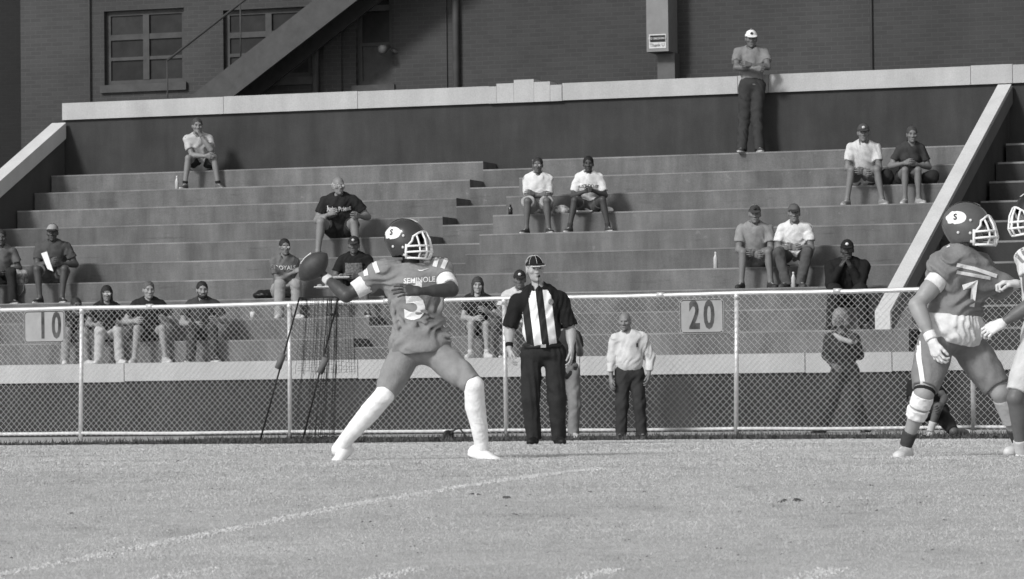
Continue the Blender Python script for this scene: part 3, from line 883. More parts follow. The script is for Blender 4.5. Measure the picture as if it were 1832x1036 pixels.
def sdf_mesh(prims, vox, negs=(), wr=0.0, seed=0, wl=.10, clips=(), grain=None):
    bx = [_box(p) for p in prims]
    lo = np.min([b[0] for b in bx], 0) - vox * 3 - wr; hi = np.max([b[1] for b in bx], 0) + vox * 3 + wr
    dims = np.maximum(np.ceil((hi - lo) / vox).astype(int) + 1, 4)
    ax = [(lo[i] + vox * np.arange(dims[i])).astype(np.float32) for i in range(3)]
    D = np.full(dims, .3, np.float32); Lb = np.zeros(dims, np.int8)
    for p, (b0, b1) in zip(prims, bx):
        k = p[7] if p[0] == 'c' else p[6]
        mg = k + 3 * vox
        s = [slice(max(0, int((b0[i] - mg - lo[i]) / vox)), min(dims[i], int((b1[i] + mg - lo[i]) / vox) + 2)) for i in range(3)]
        d = _ev(p, ax[0][s[0]][:, None, None], ax[1][s[1]][None, :, None], ax[2][s[2]][None, None, :]).astype(np.float32)
        o = D[s[0], s[1], s[2]]
        lab = p[5] if p[0] == 'c' else p[4]
        Lb[s[0], s[1], s[2]] = np.where(d < o, lab, Lb[s[0], s[1], s[2]])
        h = np.clip(.5 + .5 * (d - o) / k, 0, 1)
        D[s[0], s[1], s[2]] = d + (o - d) * h - k * h * (1 - h)
    for p in negs:
        b0, b1 = _box(p); k = p[7] if p[0] == 'c' else p[6]
        mg = k + 3 * vox
        s = [slice(max(0, int((b0[i] - mg - lo[i]) / vox)), max(0, min(dims[i], int((b1[i] + mg - lo[i]) / vox) + 2))) for i in range(3)]
        if min(q.stop - q.start for q in s) <= 0: continue
        d = -_ev(p, ax[0][s[0]][:, None, None], ax[1][s[1]][None, :, None], ax[2][s[2]][None, None, :]).astype(np.float32)
        o = D[s[0], s[1], s[2]]
        h = np.clip(.5 - .5 * (d - o) / k, 0, 1)
        D[s[0], s[1], s[2]] = d + (o - d) * h + k * h * (1 - h)
    if wr:
        ii = np.nonzero(abs(D) < wr * 2 + 2.5 * vox)
        p = np.stack([ax[i][ii[i]] for i in range(3)], 1); rg = np.random.default_rng(seed + 17)
        n = np.zeros(len(p), np.float32)
        wp = p + .03 * np.sin(p[:, [1, 2, 0]] * 23 + rg.uniform(0, 6, 3).astype(np.float32))
        for q in range(5):
            kv = rg.normal(size=3)
            if grain is not None: kv = kv - .82 * (kv @ grain) * grain
            kv = nrm(kv) * 2 * math.pi / (wl * (.55 + .25 * q))
            n += np.sin(wp @ kv.astype(np.float32) + rg.uniform(0, 6)) * (.5 + .5 * np.sin(wp @ (rg.normal(size=3) * 14).astype(np.float32)))
        D[ii] -= wr * .45 * (n + 1.0)
    for (o, n) in clips:
        d = (ax[0][:, None, None] - o[0]) * n[0] + (ax[1][None, :, None] - o[1]) * n[1] + (ax[2][None, None, :] - o[2]) * n[2]
        D = np.maximum(D, d.astype(np.float32))
    S = D < 0
    c = np.zeros(np.array(dims) - 1, np.int8)
    for a in (0, 1):
        for b in (0, 1):
            for e in (0, 1): c += S[a:dims[0] - 1 + a, b:dims[1] - 1 + b, e:dims[2] - 1 + e]
    idx = np.argwhere((c > 0) & (c < 8))
    vid = np.full(c.shape, -1, np.int32); vid[tuple(idx.T)] = np.arange(len(idx))
    acc = np.zeros((len(idx), 3)); cnt = np.zeros(len(idx))
    for axis in range(3):
        o1, o2 = [q for q in range(3) if q != axis]
        for a in (0, 1):
            for b in (0, 1):
                off = np.zeros(3, int); off[o1] = a; off[o2] = b
                i0 = idx + off; i1 = i0.copy(); i1[:, axis] += 1
                va = D[tuple(i0.T)]; vb_ = D[tuple(i1.T)]
                x = (va < 0) != (vb_ < 0)
                t = np.where(x, va / np.where(x, va - vb_, 1), 0)
                pt = np.tile(off.astype(float), (len(idx), 1)); pt[:, axis] += t
                acc += pt * x[:, None]; cnt += x
    V = lo + vox * (idx + acc / np.maximum(cnt, 1)[:, None])
    lab = Lb[tuple(idx.T)]
    Fs = []
    for axis in range(3):
        o1, o2 = (axis + 1) % 3, (axis + 2) % 3
        sl0 = [slice(None)] * 3; sl1 = [slice(None)] * 3
        sl0[axis] = slice(0, -1); sl1[axis] = slice(1, None)
        x = S[tuple(sl0)] != S[tuple(sl1)]
        e = np.argwhere(x)
        e = e[(e[:, o1] > 0) & (e[:, o2] > 0) & (e[:, o1] < dims[o1] - 1) & (e[:, o2] < dims[o2] - 1)]
        q = []
        for (a, b) in ((-1, -1), (0, -1), (0, 0), (-1, 0)):
            cc = e.copy(); cc[:, o1] += a; cc[:, o2] += b; q.append(vid[tuple(cc.T)])
        q = np.stack(q, 1)
        ins = S[tuple(e.T)]
        q[~ins] = q[~ins][:, ::-1]
        Fs.append(q)
    F = np.concatenate(Fs)
    return V, F, lab

# ------------------------------------------------------------------ shared templates: head, hands, shoes, headwear
def head_template(vox=.0052):
    A = I3
    pr = [ell((0, -.012, .028), A, (.076, .097, .092), k=.03), ell((0, .018, -.042), A, (.063, .074, .086), k=.03),
          ell((0, .034, -.088), A, (.045, .046, .034), k=.025), cone((0, .086, .012), (0, .106, -.030), .008, .0135, k=.012),
          cone((-.016, .094, -.036), (.016, .094, -.036), .009, .009, k=.012),
          cone((-.036, .079, .026), (.036, .079, .026), .011, .011, k=.02),
          ell((-.046, .06, -.022), A, (.022, .026, .02), k=.02), ell((.046, .06, -.022), A, (.022, .026, .02), k=.02),
          sph((0, .076, -.104), .018, k=.02)]
    lip = [cone((-.018, .089, -.064), (.018, .089, -.064), .0068, .0068, 3, k=.006), cone((-.015, .087, -.075), (.015, .087, -.075), .0075, .0075, 3, k=.006)]
    ear = [ell((s * .078, -.006, -.008), A, (.011, .021, .034), 0, k=.008) for s in (-1, 1)]
    V, F, lab = sdf_mesh(pr + ear + lip + [sph((s * .031, .079, .002), .0125, 1, k=.004) for s in (-1, 1)],
                         vox, negs=[ell((s * .032, .103, .003), A, (.019, .02, .012), k=.012) for s in (-1, 1)])
    x, y, z = V.T
    eye = (abs(abs(x) - .031) < .0125) & (abs(z - .001) < .0065) & (y > .07)
    brow = (abs(abs(x) - .033) < .02) & (abs(z - .0225 + (abs(x) - .033) * .1) < .0055) & (y > .066)
    mouth = (abs(x) < .015) & (abs(z + .0695) < .0045) & (y > .075)
    m = np.zeros(len(V), int); m[eye] = 1; m[brow] = 2; m[mouth] = 3
    return V, F, m[F[:, 0]]
HEAD = head_template()

_hands = {}
def hand_template(curl=25, spread=6, thumb=30):
    """right hand: wrist at origin, fingers +Y, palm faces -Z, thumb on -X"""
    key = (curl, spread, thumb)
    if key in _hands: return _hands[key]
    pr = []
    base = [(-.032, .085), (-.011, .092), (.010, .088), (.029, .078)]
    ln = [(.040, .024, .020), (.045, .028, .021), (.041, .026, .020), (.032, .020, .018)]
    for i, ((bx, by), l) in enumerate(zip(base, ln)):
        pr.append(cone((bx * .55, .008, 0), (bx, by, .0), .0185, .0125, k=.014))
        p = np.array([bx, by, 0.]); ang = curl * .5 + (3 - i) * 2; sp_ = math.radians((i - 1.5) * spread)
        for j, q in enumerate(l):
            a = math.radians(ang)
            d = np.array([math.sin(sp_) * math.cos(a), math.cos(sp_) * math.cos(a), -math.sin(a)])
            p2 = p + d * q; r = (.0095, .0085, .0075)[j] * (.88 if i == 3 else 1)
            pr.append(cone(p, p2, r, r * .92, k=.004)); p = p2; ang += curl
    t = math.radians(thumb)
    p = np.array([-.022, .022, -.004]); d = np.array([-math.sin(t), math.cos(t), -.25])
    for q, r in ((.042, .014), (.032, .0108), (.026, .0095)):
        p2 = p + nrm(d) * q; pr.append(cone(p, p2, r, r * .88, k=.006)); p = p2; d = d + np.array([.22, .1, -.25 * curl / 40])
    pr.append(cone((0, -.03, 0), (0, .01, 0), .024, .022, k=.02))
    V, F, _ = sdf_mesh(pr, .0042)
    _hands[key] = (V, F)
    return V, F

def place(V, M, o, s=1.0): return np.asarray(o) + s * (V @ np.asarray(M))     # rows of M: world direction of each local axis

def shoe_mesh(name, kind):
    """ankle at origin, toe towards +Y, sole at z = -0.085"""
    low = (np.array([0, 0, -.085]), np.array([0, 0, -1.0]))
    pr = [ell((0, .125, -.062), I3, (.047, .085, .036), 0, (low,), .03), ell((0, .03, -.055), I3, (.042, .075, .048), 0, (low,), .03),
          ell((0, -.045, -.052), I3, (.037, .042, .05), 0, (low,), .03), cone((0, -.012, -.04), (0, -.008, .006 if kind != 'boot' else .06), .043, .042, 0, (), .025)]
    if kind != 'slide': pr += [cone((0, -.045, -.078), (0, .16, -.078), .035, .04, 1, (low,), .01)]
    V, F, lab = sdf_mesh(pr, .0075, clips=((np.array([0, 0, -.088]), np.array([0, 0, -1.])),))
    mi = np.where(V[F[:, 0]][:, 2] < -.068, 1, 0)
    lace = (abs(V[F[:, 0]][:, 0]) < .016) & (V[F[:, 0]][:, 1] > .03) & (V[F[:, 0]][:, 1] < .115) & (V[F[:, 0]][:, 2] > -.05)
    mi[lace & (np.floor(V[F[:, 0]][:, 1] * 90).astype(int) % 2 == 0)] = 2
    return V, F, mi
SHOE = shoe_mesh("shoe", "low")
_shoes = {}
def shoe_data(g, gs=.6, gl=.5):
    k = (g, gs, gl)
    if k not in _shoes: _shoes[k] = raw_mesh("shoe", SHOE[0], SHOE[1], [plain(g, .6), plain(gs, .7), plain(gl, .8)], SHOE[2])
    return _shoes[k]

def cap_template():
    A = I3
    cut = (np.array([0, 0, .030]), nrm([0, .12, -1.0]))
    V, F, _ = sdf_mesh([ell((0, -.010, .030), A, (.086, .106, .101), 0, (cut,), .01), sph((0, -.012, .131), .008, k=.01)], .006)
    t = nrm([0, 1, -.22])
    Bx = np.array([[1, 0, 0], t, np.cross([1, 0, 0], t)])
    V2, F2, _ = sdf_mesh([ell((0, .098, .040), Bx, (.076, .085, .010), 1, (), .008)], .005, negs=[ell((0, -.012, .03), A, (.078, .10, .093), k=.004)])
    return (V, F), (V2, F2)
CAP = cap_template()
def hair_template(kind):
    A = I3
    face = ell((0, .105, -.035), A, (.07, .075, .085), k=.02)
    if kind == 'short':
        pr = [ell((0, -.020, .036), A, (.083, .102, .096), 0, ((np.array([0, -.05, -.03]), nrm([0, .55, -1.])),), .02)]
        V, F, _ = sdf_mesh(pr, .006, negs=[face, ell((0, .09, -.0), A, (.062, .05, .06), k=.02)], wr=.003, wl=.03)
    elif kind == 'bald':
        pr = [ell((0, -.022, .0), A, (.081, .098, .09), 0, ((np.array([0, 0, .045]), np.array([0, 0, 1.])), (np.array([0, 0, -.05]), np.array([0, 0, -1.]))), .02)]
        V, F, _ = sdf_mesh(pr, .006, negs=[face, ell((0, .09, 0), A, (.09, .075, .12), k=.02)], wr=.002, wl=.03)
    elif kind == 'long':
        pr = [ell((0, -.020, .036), A, (.088, .106, .10), k=.03)]
        for s in (-1, 1):
            pr += [cone((s * .066, -.012, .02), (s * .078, -.005, -.16), .024, .022, k=.03), cone((s * .08, .0, -.14), (s * .075, .02, -.25), .028, .012, k=.03)]
        pr += [cone((0, -.075, .0), (0, -.085, -.18), .055, .05, k=.04)]
        V, F, _ = sdf_mesh(pr, .007, negs=[ell((0, .12, -.085), A, (.069, .115, .140), k=.015)], wr=.004, wl=.035)
    elif kind == 'tied':
        pr = [ell((0, -.020, .036), A, (.084, .103, .097), 0, ((np.array([0, -.05, -.05]), nrm([0, .5, -1.])),), .03), ell((0, -.135, .02), A, (.035, .04, .045), k=.02)]
        V, F, _ = sdf_mesh(pr, .006, negs=[face, ell((0, .09, .0), A, (.066, .05, .066), k=.02)], wr=.002, wl=.03)
    else:                                        # curly
        pr = [ell((0, -.020, .045), A, (.105, .115, .108), k=.03), ell((-.075, -.01, -.04), A, (.04, .06, .08), k=.03), ell((.075, -.01, -.04), A, (.04, .06, .08), k=.03)]
        V, F, _ = sdf_mesh(pr, .007, negs=[ell((0, .12, -.045), A, (.062, .10, .09), k=.015)], wr=.008, wl=.035)
    return V, F
HAIR = {k: hair_template(k) for k in ('short', 'bald', 'long', 'tied', 'curly')}

def ik(a, t, l1, l2, hint):
    a, t = np.asarray(a, float), np.asarray(t, float); d = t - a; L_ = np.linalg.norm(d)
    L_ = min(L_, (l1 + l2) * .995); dn = nrm(d); t = a + dn * L_
    x = (l1 ** 2 - l2 ** 2 + L_ ** 2) / (2 * L_); h = math.sqrt(max(l1 ** 2 - x ** 2, 0))
    hv = np.asarray(hint, float); hv = hv - dn * (hv @ dn)
    return a + dn * x + nrm(hv) * h, t

ZUP = np.array([0, 0, 1.0])
def basis(fwd, up):
    y = nrm(fwd); x = nrm(np.cross(y, up)); z = np.cross(x, y)
    return np.array([x, y, z])

DEF = dict(skin=.30, hair='short', hairg=.06, cap=None, brim=None, top='tee', topg=.3, sleeve=.62, bottom='shorts', botg=.1, leg=.85,
           shoeg=.5, soleg=.6, laceg=.4, sock=None, sockt=.7, g=1.0, belly=0.0, s=1.0, vox=.0125, wr=.009, loose=0.0, hands=(None, None), hcurl=(30, 30),
           hem=-.10, fem=False, gloves=None, nohead=False, beard=False)

def person(J, face, label, group=None, cat="person", name="person", palm=None, **kw):
    """J: joints in world space (pel, nec, head, sh, el, wr, hip, kn, an, toe as [left, right] pairs)"""
    o = dict(DEF); o.update(kw); s, g, vox = o['s'], o['g'], o['vox']
    pel, nec, hd = J['pel'], J['nec'], J['head']
    base = np.array([pel[0], pel[1], min(J['an'][0][2], J['an'][1][2]) - .088 * s])
    root = empty(name, base, label, cat, group)
    U = nrm(nec - pel); R = J['sh'][1] - J['sh'][0]; R = nrm(R - U * (R @ U)); Fw = np.cross(U, R); TA = np.array([R, Fw, U])
    HR = J['hip'][1] - J['hip'][0]; HR = nrm(HR - ZUP * HR[2] * .5); HA = np.array([HR, np.cross(nrm(U + ZUP), HR), nrm(U + ZUP)])
    HA[1] = nrm(HA[1]); HA[2] = np.cross(HA[0], HA[1])
    L_ = np.linalg.norm(nec - pel)
    def tp(t, f=0.0): return pel + U * L_ * t + Fw * f
    sw = .93 if o['fem'] else 1.0
    def torso(inf, lab=0, low=True, bell=True):
        p = [ell(tp(.72), TA, ((.150 * g * sw + inf) * s, (.108 * g + inf) * s, (.19 + inf) * s), lab, k=.07),
             ell(tp(.38), TA, ((.138 * g * sw + inf) * s, (.100 * g + inf) * s, (.18 + inf) * s), lab, k=.07),
             cone(tp(.94), J['sh'][0] * .80 + tp(.93) * .20, (.052 + inf) * s, (.050 + inf) * s, o.get('yoke', lab) if lab == 0 and inf > 0 else lab, k=.06),
             cone(tp(.94), J['sh'][1] * .80 + tp(.93) * .20, (.052 + inf) * s, (.050 + inf) * s, o.get('yoke', lab) if lab == 0 and inf > 0 else lab, k=.06)]
        if o['fem']: p += [ell(tp(.62, .075 * s) + R * q * .062 * s, TA, (.062 * s + inf * s, .055 * s + inf * s, .06 * s + inf * s), lab, k=.04) for q in (-1, 1)]
        if o['belly'] and bell: p += [ell(tp(.27, (.045 + .05 * o['belly']) * s), TA, ((.125 * g + inf) * s, (.075 + .06 * o['belly'] + inf) * s, (.14 + inf) * s), lab, k=.07)]
        if low: p += [ell(pel, HA, ((.160 * g + inf) * s, (.112 * g + inf) * s, (.115 + inf) * s), lab, k=.06)]
        return p
    # ---- body: one continuous skin
    body = torso(-.012)
    body += [cone(nec - U * .02 * s, hd - (hd - nec) * .25, .056 * s * (.9 if o['fem'] else 1), .052 * s * (.9 if o['fem'] else 1), k=.04)]
    ga = .9 if o['fem'] else (1 + (g - 1) * .6)
    for q in (0, 1):
        sh, el, wr_ = J['sh'][q], J['el'][q], J['wr'][q]
        body += [sph(sh, .056 * s * ga, k=.05), cone(sh, el, .049 * s * ga, .039 * s * ga, k=.035), ell((sh * .5 + el * .5), basis(el - sh, ZUP + .1 * R), (.046 * s * ga, .10 * s, .05 * s * ga), k=.03),
                 cone(el, wr_, .041 * s * ga, .027 * s, k=.03), cone(el * .75 + wr_ * .25, el * .45 + wr_ * .55, .043 * s * ga, .034 * s * ga, k=.03)]
        hp, kn, an = J['hip'][q], J['kn'][q], J['an'][q]
        tg = (1 + (g - 1) * .8) * (.90 if o['bottom'] == 'pants' else 1.0)
        body += [cone(hp, kn, .083 * s * tg, .051 * s * tg, k=.05), cone(hp * .7 + kn * .3, hp * .4 + kn * .6, .080 * s * tg, .068 * s * tg, k=.04), sph(kn, .052 * s * tg, k=.006),
                 cone(kn, an, .050 * s * tg, .035 * s, k=.010)]
        kf = nrm(J['toe'][q] - an); ax_ = nrm(an - kn); bk = -(kf - ax_ * (kf @ ax_))
        body += [ell(kn * .68 + an * .32 + nrm(bk) * .016 * s, basis(ax_, bk + 1e-3), (.048 * s * tg, .12 * s, .050 * s * tg), k=.02)]
        body += [cone(an, an - ZUP * .02 * s, .034 * s, .03 * s, k=.03)]
    V, F, lab = sdf_mesh(body, vox)
    Vs, Fs, Ms = [V], [F], [np.zeros(len(F), int)]
    n = len(V)
    HB = basis(face, ZUP if abs(nrm(face)[2]) < .9 else U)
    if o.get('htilt') is not None: 
        a = math.radians(o['htilt']); x, z = HB[0].copy(), HB[2].copy(); HB[0] = x * math.cos(a) + z * math.sin(a); HB[2] = z * math.cos(a) - x * math.sin(a)
    hs = s * (.95 if o['fem'] else 1.0) * o.get('hs', 1.0)
    Vs.append(place(HEAD[0], HB, hd, hs)); Fs.append(HEAD[1] + n); Ms.append(HEAD[2]); n += len(HEAD[0])
    for q in (0, 1):
        if o['hands'][q] == 'none': continue
        fd = nrm(J['wr'][q] - J['el'][q])
        hdv = o['hands'][q]; fdir = fd if hdv is None else nrm(hdv[0])
        pn = (R if q == 0 else -R) * .8 - Fw * .3 if hdv is None or len(hdv) < 2 else np.asarray(hdv[1], float)      # palm normal
        z_ = -(pn - fdir * (pn @ fdir)); z_ = nrm(z_); y_ = fdir; x_ = np.cross(y_, z_)
        hv, hf = hand_template(*(o['hcurl'][q] if isinstance(o['hcurl'][q], tuple) else (o['hcurl'][q], 6, 30)))
        sg = 1 if q == 1 else -1
        hv = hv * np.array([sg, 1, 1]); hf = hf if sg > 0 else hf[:, ::-1]
        hsz = s * (.94 if o['fem'] else 1.02)
        P_ = place(hv, np.array([x_, y_, z_]), J['wr'][q] + fdir * .012 * s, hsz)
        if o['gloves'] is not None and o['gloves'][q] is not None:
            mk("glove", place(hv * 1.06, np.array([x_, y_, z_]), J['wr'][q] + fdir * .010 * s, hsz), hf, fab(o['gloves'][q]), root)
        else:
            Vs.append(P_); Fs.append(hf + n); Ms.append(np.zeros(len(hf), int)); n += len(hv)
    sk = skin(o['skin'])
    mk("body", np.concatenate(Vs), np.concatenate(Fs), [sk, plain(.02, .3, .5), plain(min(o['hairg'], .3), .9), skin(round(o['skin'] * .62, 3))], root, np.concatenate(Ms))
    out = dict(root=root, TA=TA, HB=HB, U=U, R=R, Fw=Fw, hs=hs)
    # ---- clothes
    nc = [cone(nec - U * .055 * s + Fw * .035 * s, hd, .060 * s, .075 * s, k=.01)]
    if o['top'] != 'none':
        inf = (.014 if o['top'] != 'long' else .018) + o['loose']
        hem = o['hem']; cl = ((pel + U * hem * s, -U),)
        pr = torso(inf, 0, low=hem < .02)
        if hem < .02: pr += [cone(J['hip'][q] * .8 + pel * .2, J['hip'][q] * .75 + J['kn'][q] * .25, (.088 * (1 + (g - 1) * .8)) * s, .09 * s, k=.05) for q in (0, 1)] if o.get('sit', False) else []
        for q in (0, 1):
            sh, el, wr_ = J['sh'][q], J['el'][q], J['wr'][q]
            t = o['sleeve']; d = nrm(el - sh)
            if o['top'] == 'long':
                pr += [cone(sh, el, (.068 + o['loose'] * .5) * s * ga, (.058 + o['loose'] * .6) * s * ga, 1, k=.04), cone(el, wr_ * .97 + el * .03, (.056 + o['loose'] * .6) * s * ga, (.040 + o['loose'] * .4) * s, 1, ((wr_ * .96 + el * .04, nrm(wr_ - el)),), .03)]
            else:
                e = sh + (el - sh) * t
                pr += [cone(sh, e + d * .06, .063 * s * ga, .066 * s * ga + .004, 1, ((e, d),), .04)]
        pads = o.get('pads')
        if pads:
            for q in (0, 1):
                c_ = J['sh'][q] * .86 + tp(.95) * .14 + U * .028 * s
                pr += [ell(c_, TA, (.098 * s * pads, .10 * s * pads, .058 * s * pads), 2, k=.045)]
            pr += [ell(tp(.80), TA, (.185 * s * pads, .130 * s * pads, .125 * s), 0, k=.06)]
        pr += o.get('extra', [])
        V, F, lab = sdf_mesh(pr, vox, negs=nc, wr=o['wr'], seed=int(abs(base[0]) * 100), clips=cl, grain=nrm(U + R * .5 * (1 if int(abs(base[0]) * 10) % 2 else -1)) if 'grain' not in o else nrm(o['grain']))
        mats = [fab(o['topg'])] + [fab(x) for x in o.get('topm', ())]
        mi = np.minimum(lab[F[:, 0]], len(mats) - 1) if len(mats) > 1 else None
        nm = o.get('topname', 'shirt')
        na = nrm(hd - nec); nx = R; ny = nrm(np.cross(na, nx)); cc = nec - U * .022 * s + Fw * .012 * s; cb_ = MB()
        cr_ = .066 * s * (.93 if o['fem'] else 1)
        cb_.tube([cc + nx * math.cos(t) * cr_ + ny * math.sin(t) * cr_ * 1.02 - U * .02 * s * math.sin(t) * (1 if ny @ Fw > 0 else -1) for t in np.linspace(0, 2 * math.pi, 19)], .0095 * s if o['top'] != 'long' else .014 * s, 6, caps=False)
        out['shirt'] = mk(nm, V, F, mats if 'topmat' not in o else o['topmat'], root, mi)
        cb_.build('collar', fab(round(o.get('collarg', o['topg'] * .85), 3)), out['shirt'], smooth=True)
        if 'topmat' in o and mi is None and len(o['topmat']) > 1:
            out['shirt'].data.polygons.foreach_set("material_index", np.minimum(lab[F[:, 0]], len(o['topmat']) - 1).astype(np.int32))
        out['bvh'] = BVHTree.FromPolygons([tuple(v) for v in V], [tuple(f) for f in F])
    tg = 1 + (g - 1) * .8
    pr = [ell(pel, HA, ((.160 * g + .010) * s, (.112 * g + .010) * s, .115 * s), 0, k=.05), ell(tp(.10), TA, ((.150 * g + .006) * s, (.108 * g + .006) * s, .09 * s), 0, k=.05)]
    fl = o.get('flare', 1.0)
    for q in (0, 1):
        hp, kn, an = J['hip'][q], J['kn'][q], J['an'][q]
        if o['bottom'] == 'shorts':
            e = hp + (kn - hp) * o['leg']; d = nrm(kn - hp)
            pr += [cone(hp, e + d * .08, .094 * s * tg, (.082 * s * tg) * fl, 0, ((e, d),), .045)]
        elif o['bottom'] == 'tight':
            e = hp + (kn - hp) * o['leg']; d = nrm(kn - hp)
            pr += [cone(hp, e + d * .05, .090 * s * tg, .066 * s * tg, 0, ((e, d),), .05), cone(hp * .7 + kn * .3, hp * .4 + kn * .6, .087 * s * tg, .077 * s * tg, 0, ((e, d),), k=.04)]
        else:
            e = an + nrm(an - kn) * -.01 * s; d = nrm(an - kn)
            pr += [cone(hp, kn, .093 * s * tg * fl, .072 * s * tg * fl, 0, (), .045), cone(kn, an + d * .08 * s, .072 * s * tg * fl, .066 * s * fl, 0, ((e + d * .055 * s, d),), .035)]
    cl = () if o.get('waist') is None else ((pel + U * o['waist'] * s, U),)
    V, F, lab = sdf_mesh(pr, vox, wr=o['wr'] * (.42 if o['bottom'] == 'tight' else .9), seed=int(abs(base[1]) * 70), wl=.12, clips=cl)
    out['pants'] = mk('shorts' if o['bottom'] == 'shorts' else 'trousers', V, F, fab(o['botg']), root)
    out['bvh_p'] = BVHTree.FromPolygons([tuple(v) for v in V], [tuple(f) for f in F])
    for q in (0, 1):
        an, kn, toe = J['an'][q], J['kn'][q], J['toe'][q]
        if o['sock'] is not None:
            e = an + (kn - an) * o['sockt']; d = nrm(kn - an)
            r1 = (.036 + (.053 * tg - .036) * o['sockt']) * s
            kf = nrm(toe - an); bk = -(kf - d * (kf @ d))
            pr = [cone(an, e, .0405 * s, r1 + .006 * s, 0, ((e, d),), .02)]
            if o['sockt'] > .4: pr += [ell(kn * .68 + an * .32 + nrm(bk) * .016 * s, basis(-d, bk + 1e-3), (.0545 * s * tg, .12 * s, .0565 * s * tg), 0, ((e, d),), k=.03)]
            if o['sockt'] > .95:
                bn = nrm(bk); q1 = an * .66 + kn * .34; q2 = an * .34 + kn * .66 + bn * .012 * s; q3 = kn * 1.0; q4 = kn * .92 + J['hip'][q] * .08
                pr = [cone(an - d * .045 * s, q1, .043 * s, .053 * s * tg, k=.006), cone(q1, q2, .053 * s * tg, .0635 * s * tg, k=.006), cone(q2, q3, .0635 * s * tg, .0615 * s * tg, k=.006), cone(q3, q4, .0615 * s * tg, .0615 * s * tg, k=.006)]
            V, F, _ = sdf_mesh(pr, vox * .8, wr=.0015, wl=.05, clips=((e, d),) if o['sockt'] <= .95 else ()); mk("sock", V, F, fab(o['sock']), root)
        if not o.get('noshoe'):
            up = o['shoeup'][q] if 'shoeup' in o else ZUP
            y = nrm(toe - an); x = nrm(np.cross(y, up)); z = np.cross(x, y)
            if 'shoeup' not in o: y = nrm(np.array([y[0], y[1], 0])); x = nrm(np.cross(y, ZUP)); z = ZUP
            m4 = frame4(x * s, y * s, z * s, an); put("shoe", shoe_data(o['shoeg'], o['soleg'], o['laceg']), m4, root)
    # ---- hair and headwear
    if o['hair'] and o['hair'] != 'none':
        V, F = HAIR[o['hair']]
        mk("hair", place(V, HB, hd, hs * 1.005), F, mat("hair_%03d" % round(o['hairg'] * 1000), o['hairg'], .6, .3, 40, .4, 120, .3), root)
    if o['beard']:
        V, F, _ = sdf_mesh([ell((0, .048, -.092), I3, (.056, .05, .04), k=.03), cone((-.058, .02, -.03), (-.045, .04, -.08), .016, .022, k=.02), cone((.058, .02, -.03), (.045, .04, -.08), .016, .022, k=.02), cone((-.026, .088, -.055), (.026, .088, -.055), .008, .008, k=.01)], .006, wr=.002, wl=.02,
                           negs=[ell((0, .10, -.069), I3, (.022, .03, .006), k=.004)])
        mk("beard", place(V, HB, hd, hs), F, mat("hair_%03d" % round(o['hairg'] * 1000), o['hairg'], .6, .3, 40, .4, 120, .3), root)
    if o['cap'] is not None:
        (V, F), (V2, F2) = CAP
        c_ = mk("cap", place(V, HB, hd, hs), F, fab(o['cap']), root)
        mk("brim", place(V2, HB, hd, hs), F2, fab(o['brim'] if o['brim'] is not None else o['cap']), c_)
        out['cap'] = c_
        if o.get('capmark') is not None:
            V, F, _ = sdf_mesh([ell((0, .088, .075), I3, (.022, .02, .02), k=.01)], .005)
            mk("cap_emblem", place(V, HB, hd, hs), F, plain(o['capmark']), c_)
    if o.get('glasses') is not None:
        b_ = MB()
        for e in (-1, 1):
            b_.lathe([(0, .012), (.002, .019), (.004, .012)], place(np.array([[e * .031, .100, .001]]), HB, hd, hs)[0], HB[1], 10)
            b_.tube(place(np.array([[e * .05, .10, .005], [e * .075, .06, .008], [e * .08, .0, .005]]), HB, hd, hs), .0025, 4)
        b_.tube(place(np.array([[-.014, .103, .004], [.014, .103, .004]]), HB, hd, hs), .0025, 4)
        b_.build("glasses", plain(o['glasses'], .15, .6), root)
    return out

def decal(name, V, F, c, right, up, nor, bvh, m, parent, lift=.004, far=.35):
    """lay a flat outline (x, y) onto a cloth surface along -nor"""
    c, right, up, nor = map(lambda q: np.asarray(q, float), (c, right, up, nor)); P = []
    for x, y in V[:, :2]:
        o = c + right * x + up * y
        h = bvh.ray_cast(Vector(o + nor * far), Vector(-nor), far * 2)
        P.append(np.array(h[0]) + nor * lift if h[0] is not None else o)
    return mk(name, P, F, m, parent, smooth=False)
def decal_text(name, txt, size, c, right, up, nor, bvh, m, parent, bold=0.0, sx=1.0, arc=0.0, lift=.005):
    V, F = text_mesh(txt, size, bold, sx)
    if arc: V[:, 1] -= arc * V[:, 0] ** 2
    return decal(name, V, F, c, right, up, nor, bvh, m, parent, lift)
def grid2(x0, x1, y0, y1, nx, ny, f=None):
    V = []; F = []
    for j in range(ny + 1):
        for i in range(nx + 1):
            x, y = x0 + (x1 - x0) * i / nx, y0 + (y1 - y0) * j / ny
            V.append(f(x, y) if f else (x, y))
    for j in range(ny):
        for i in range(nx): a = j * (nx + 1) + i; F.append((a, a + 1, a + nx + 2, a + nx + 1))
    return np.array(V, float), F

# ------------------------------------------------------------------ people
def joints(d, Y0):
    J = {}
    for k, v in d.items():
        if isinstance(v, list): J[k] = [pix(q[0], q[1], Y0 + (q[2] if len(q) > 2 else 0)) for q in v]
        else: J[k] = pix(v[0], v[1], Y0 + (v[2] if len(v) > 2 else 0))
    return J
def fdir(yaw, pitch=0):
    """direction faced: yaw 0 = towards the camera, + = picture right"""
    y, p = math.radians(yaw), math.radians(pitch)
    return np.array([math.sin(y) * math.cos(p), -math.cos(y) * math.cos(p), math.sin(p)])
def band(root, name, a, b, t0, t1, r0, r1, m, wr=.001, vox=.006):
    a, b = np.asarray(a), np.asarray(b); d = nrm(b - a); p, q = a + (b - a) * t0, a + (b - a) * t1
    V, F, _ = sdf_mesh([cone(p - d * .04, q + d * .04, r0, r1)], vox, wr=wr, wl=.05, clips=((p, -d), (q, d)))
    return mk(name, V, F, m, root)
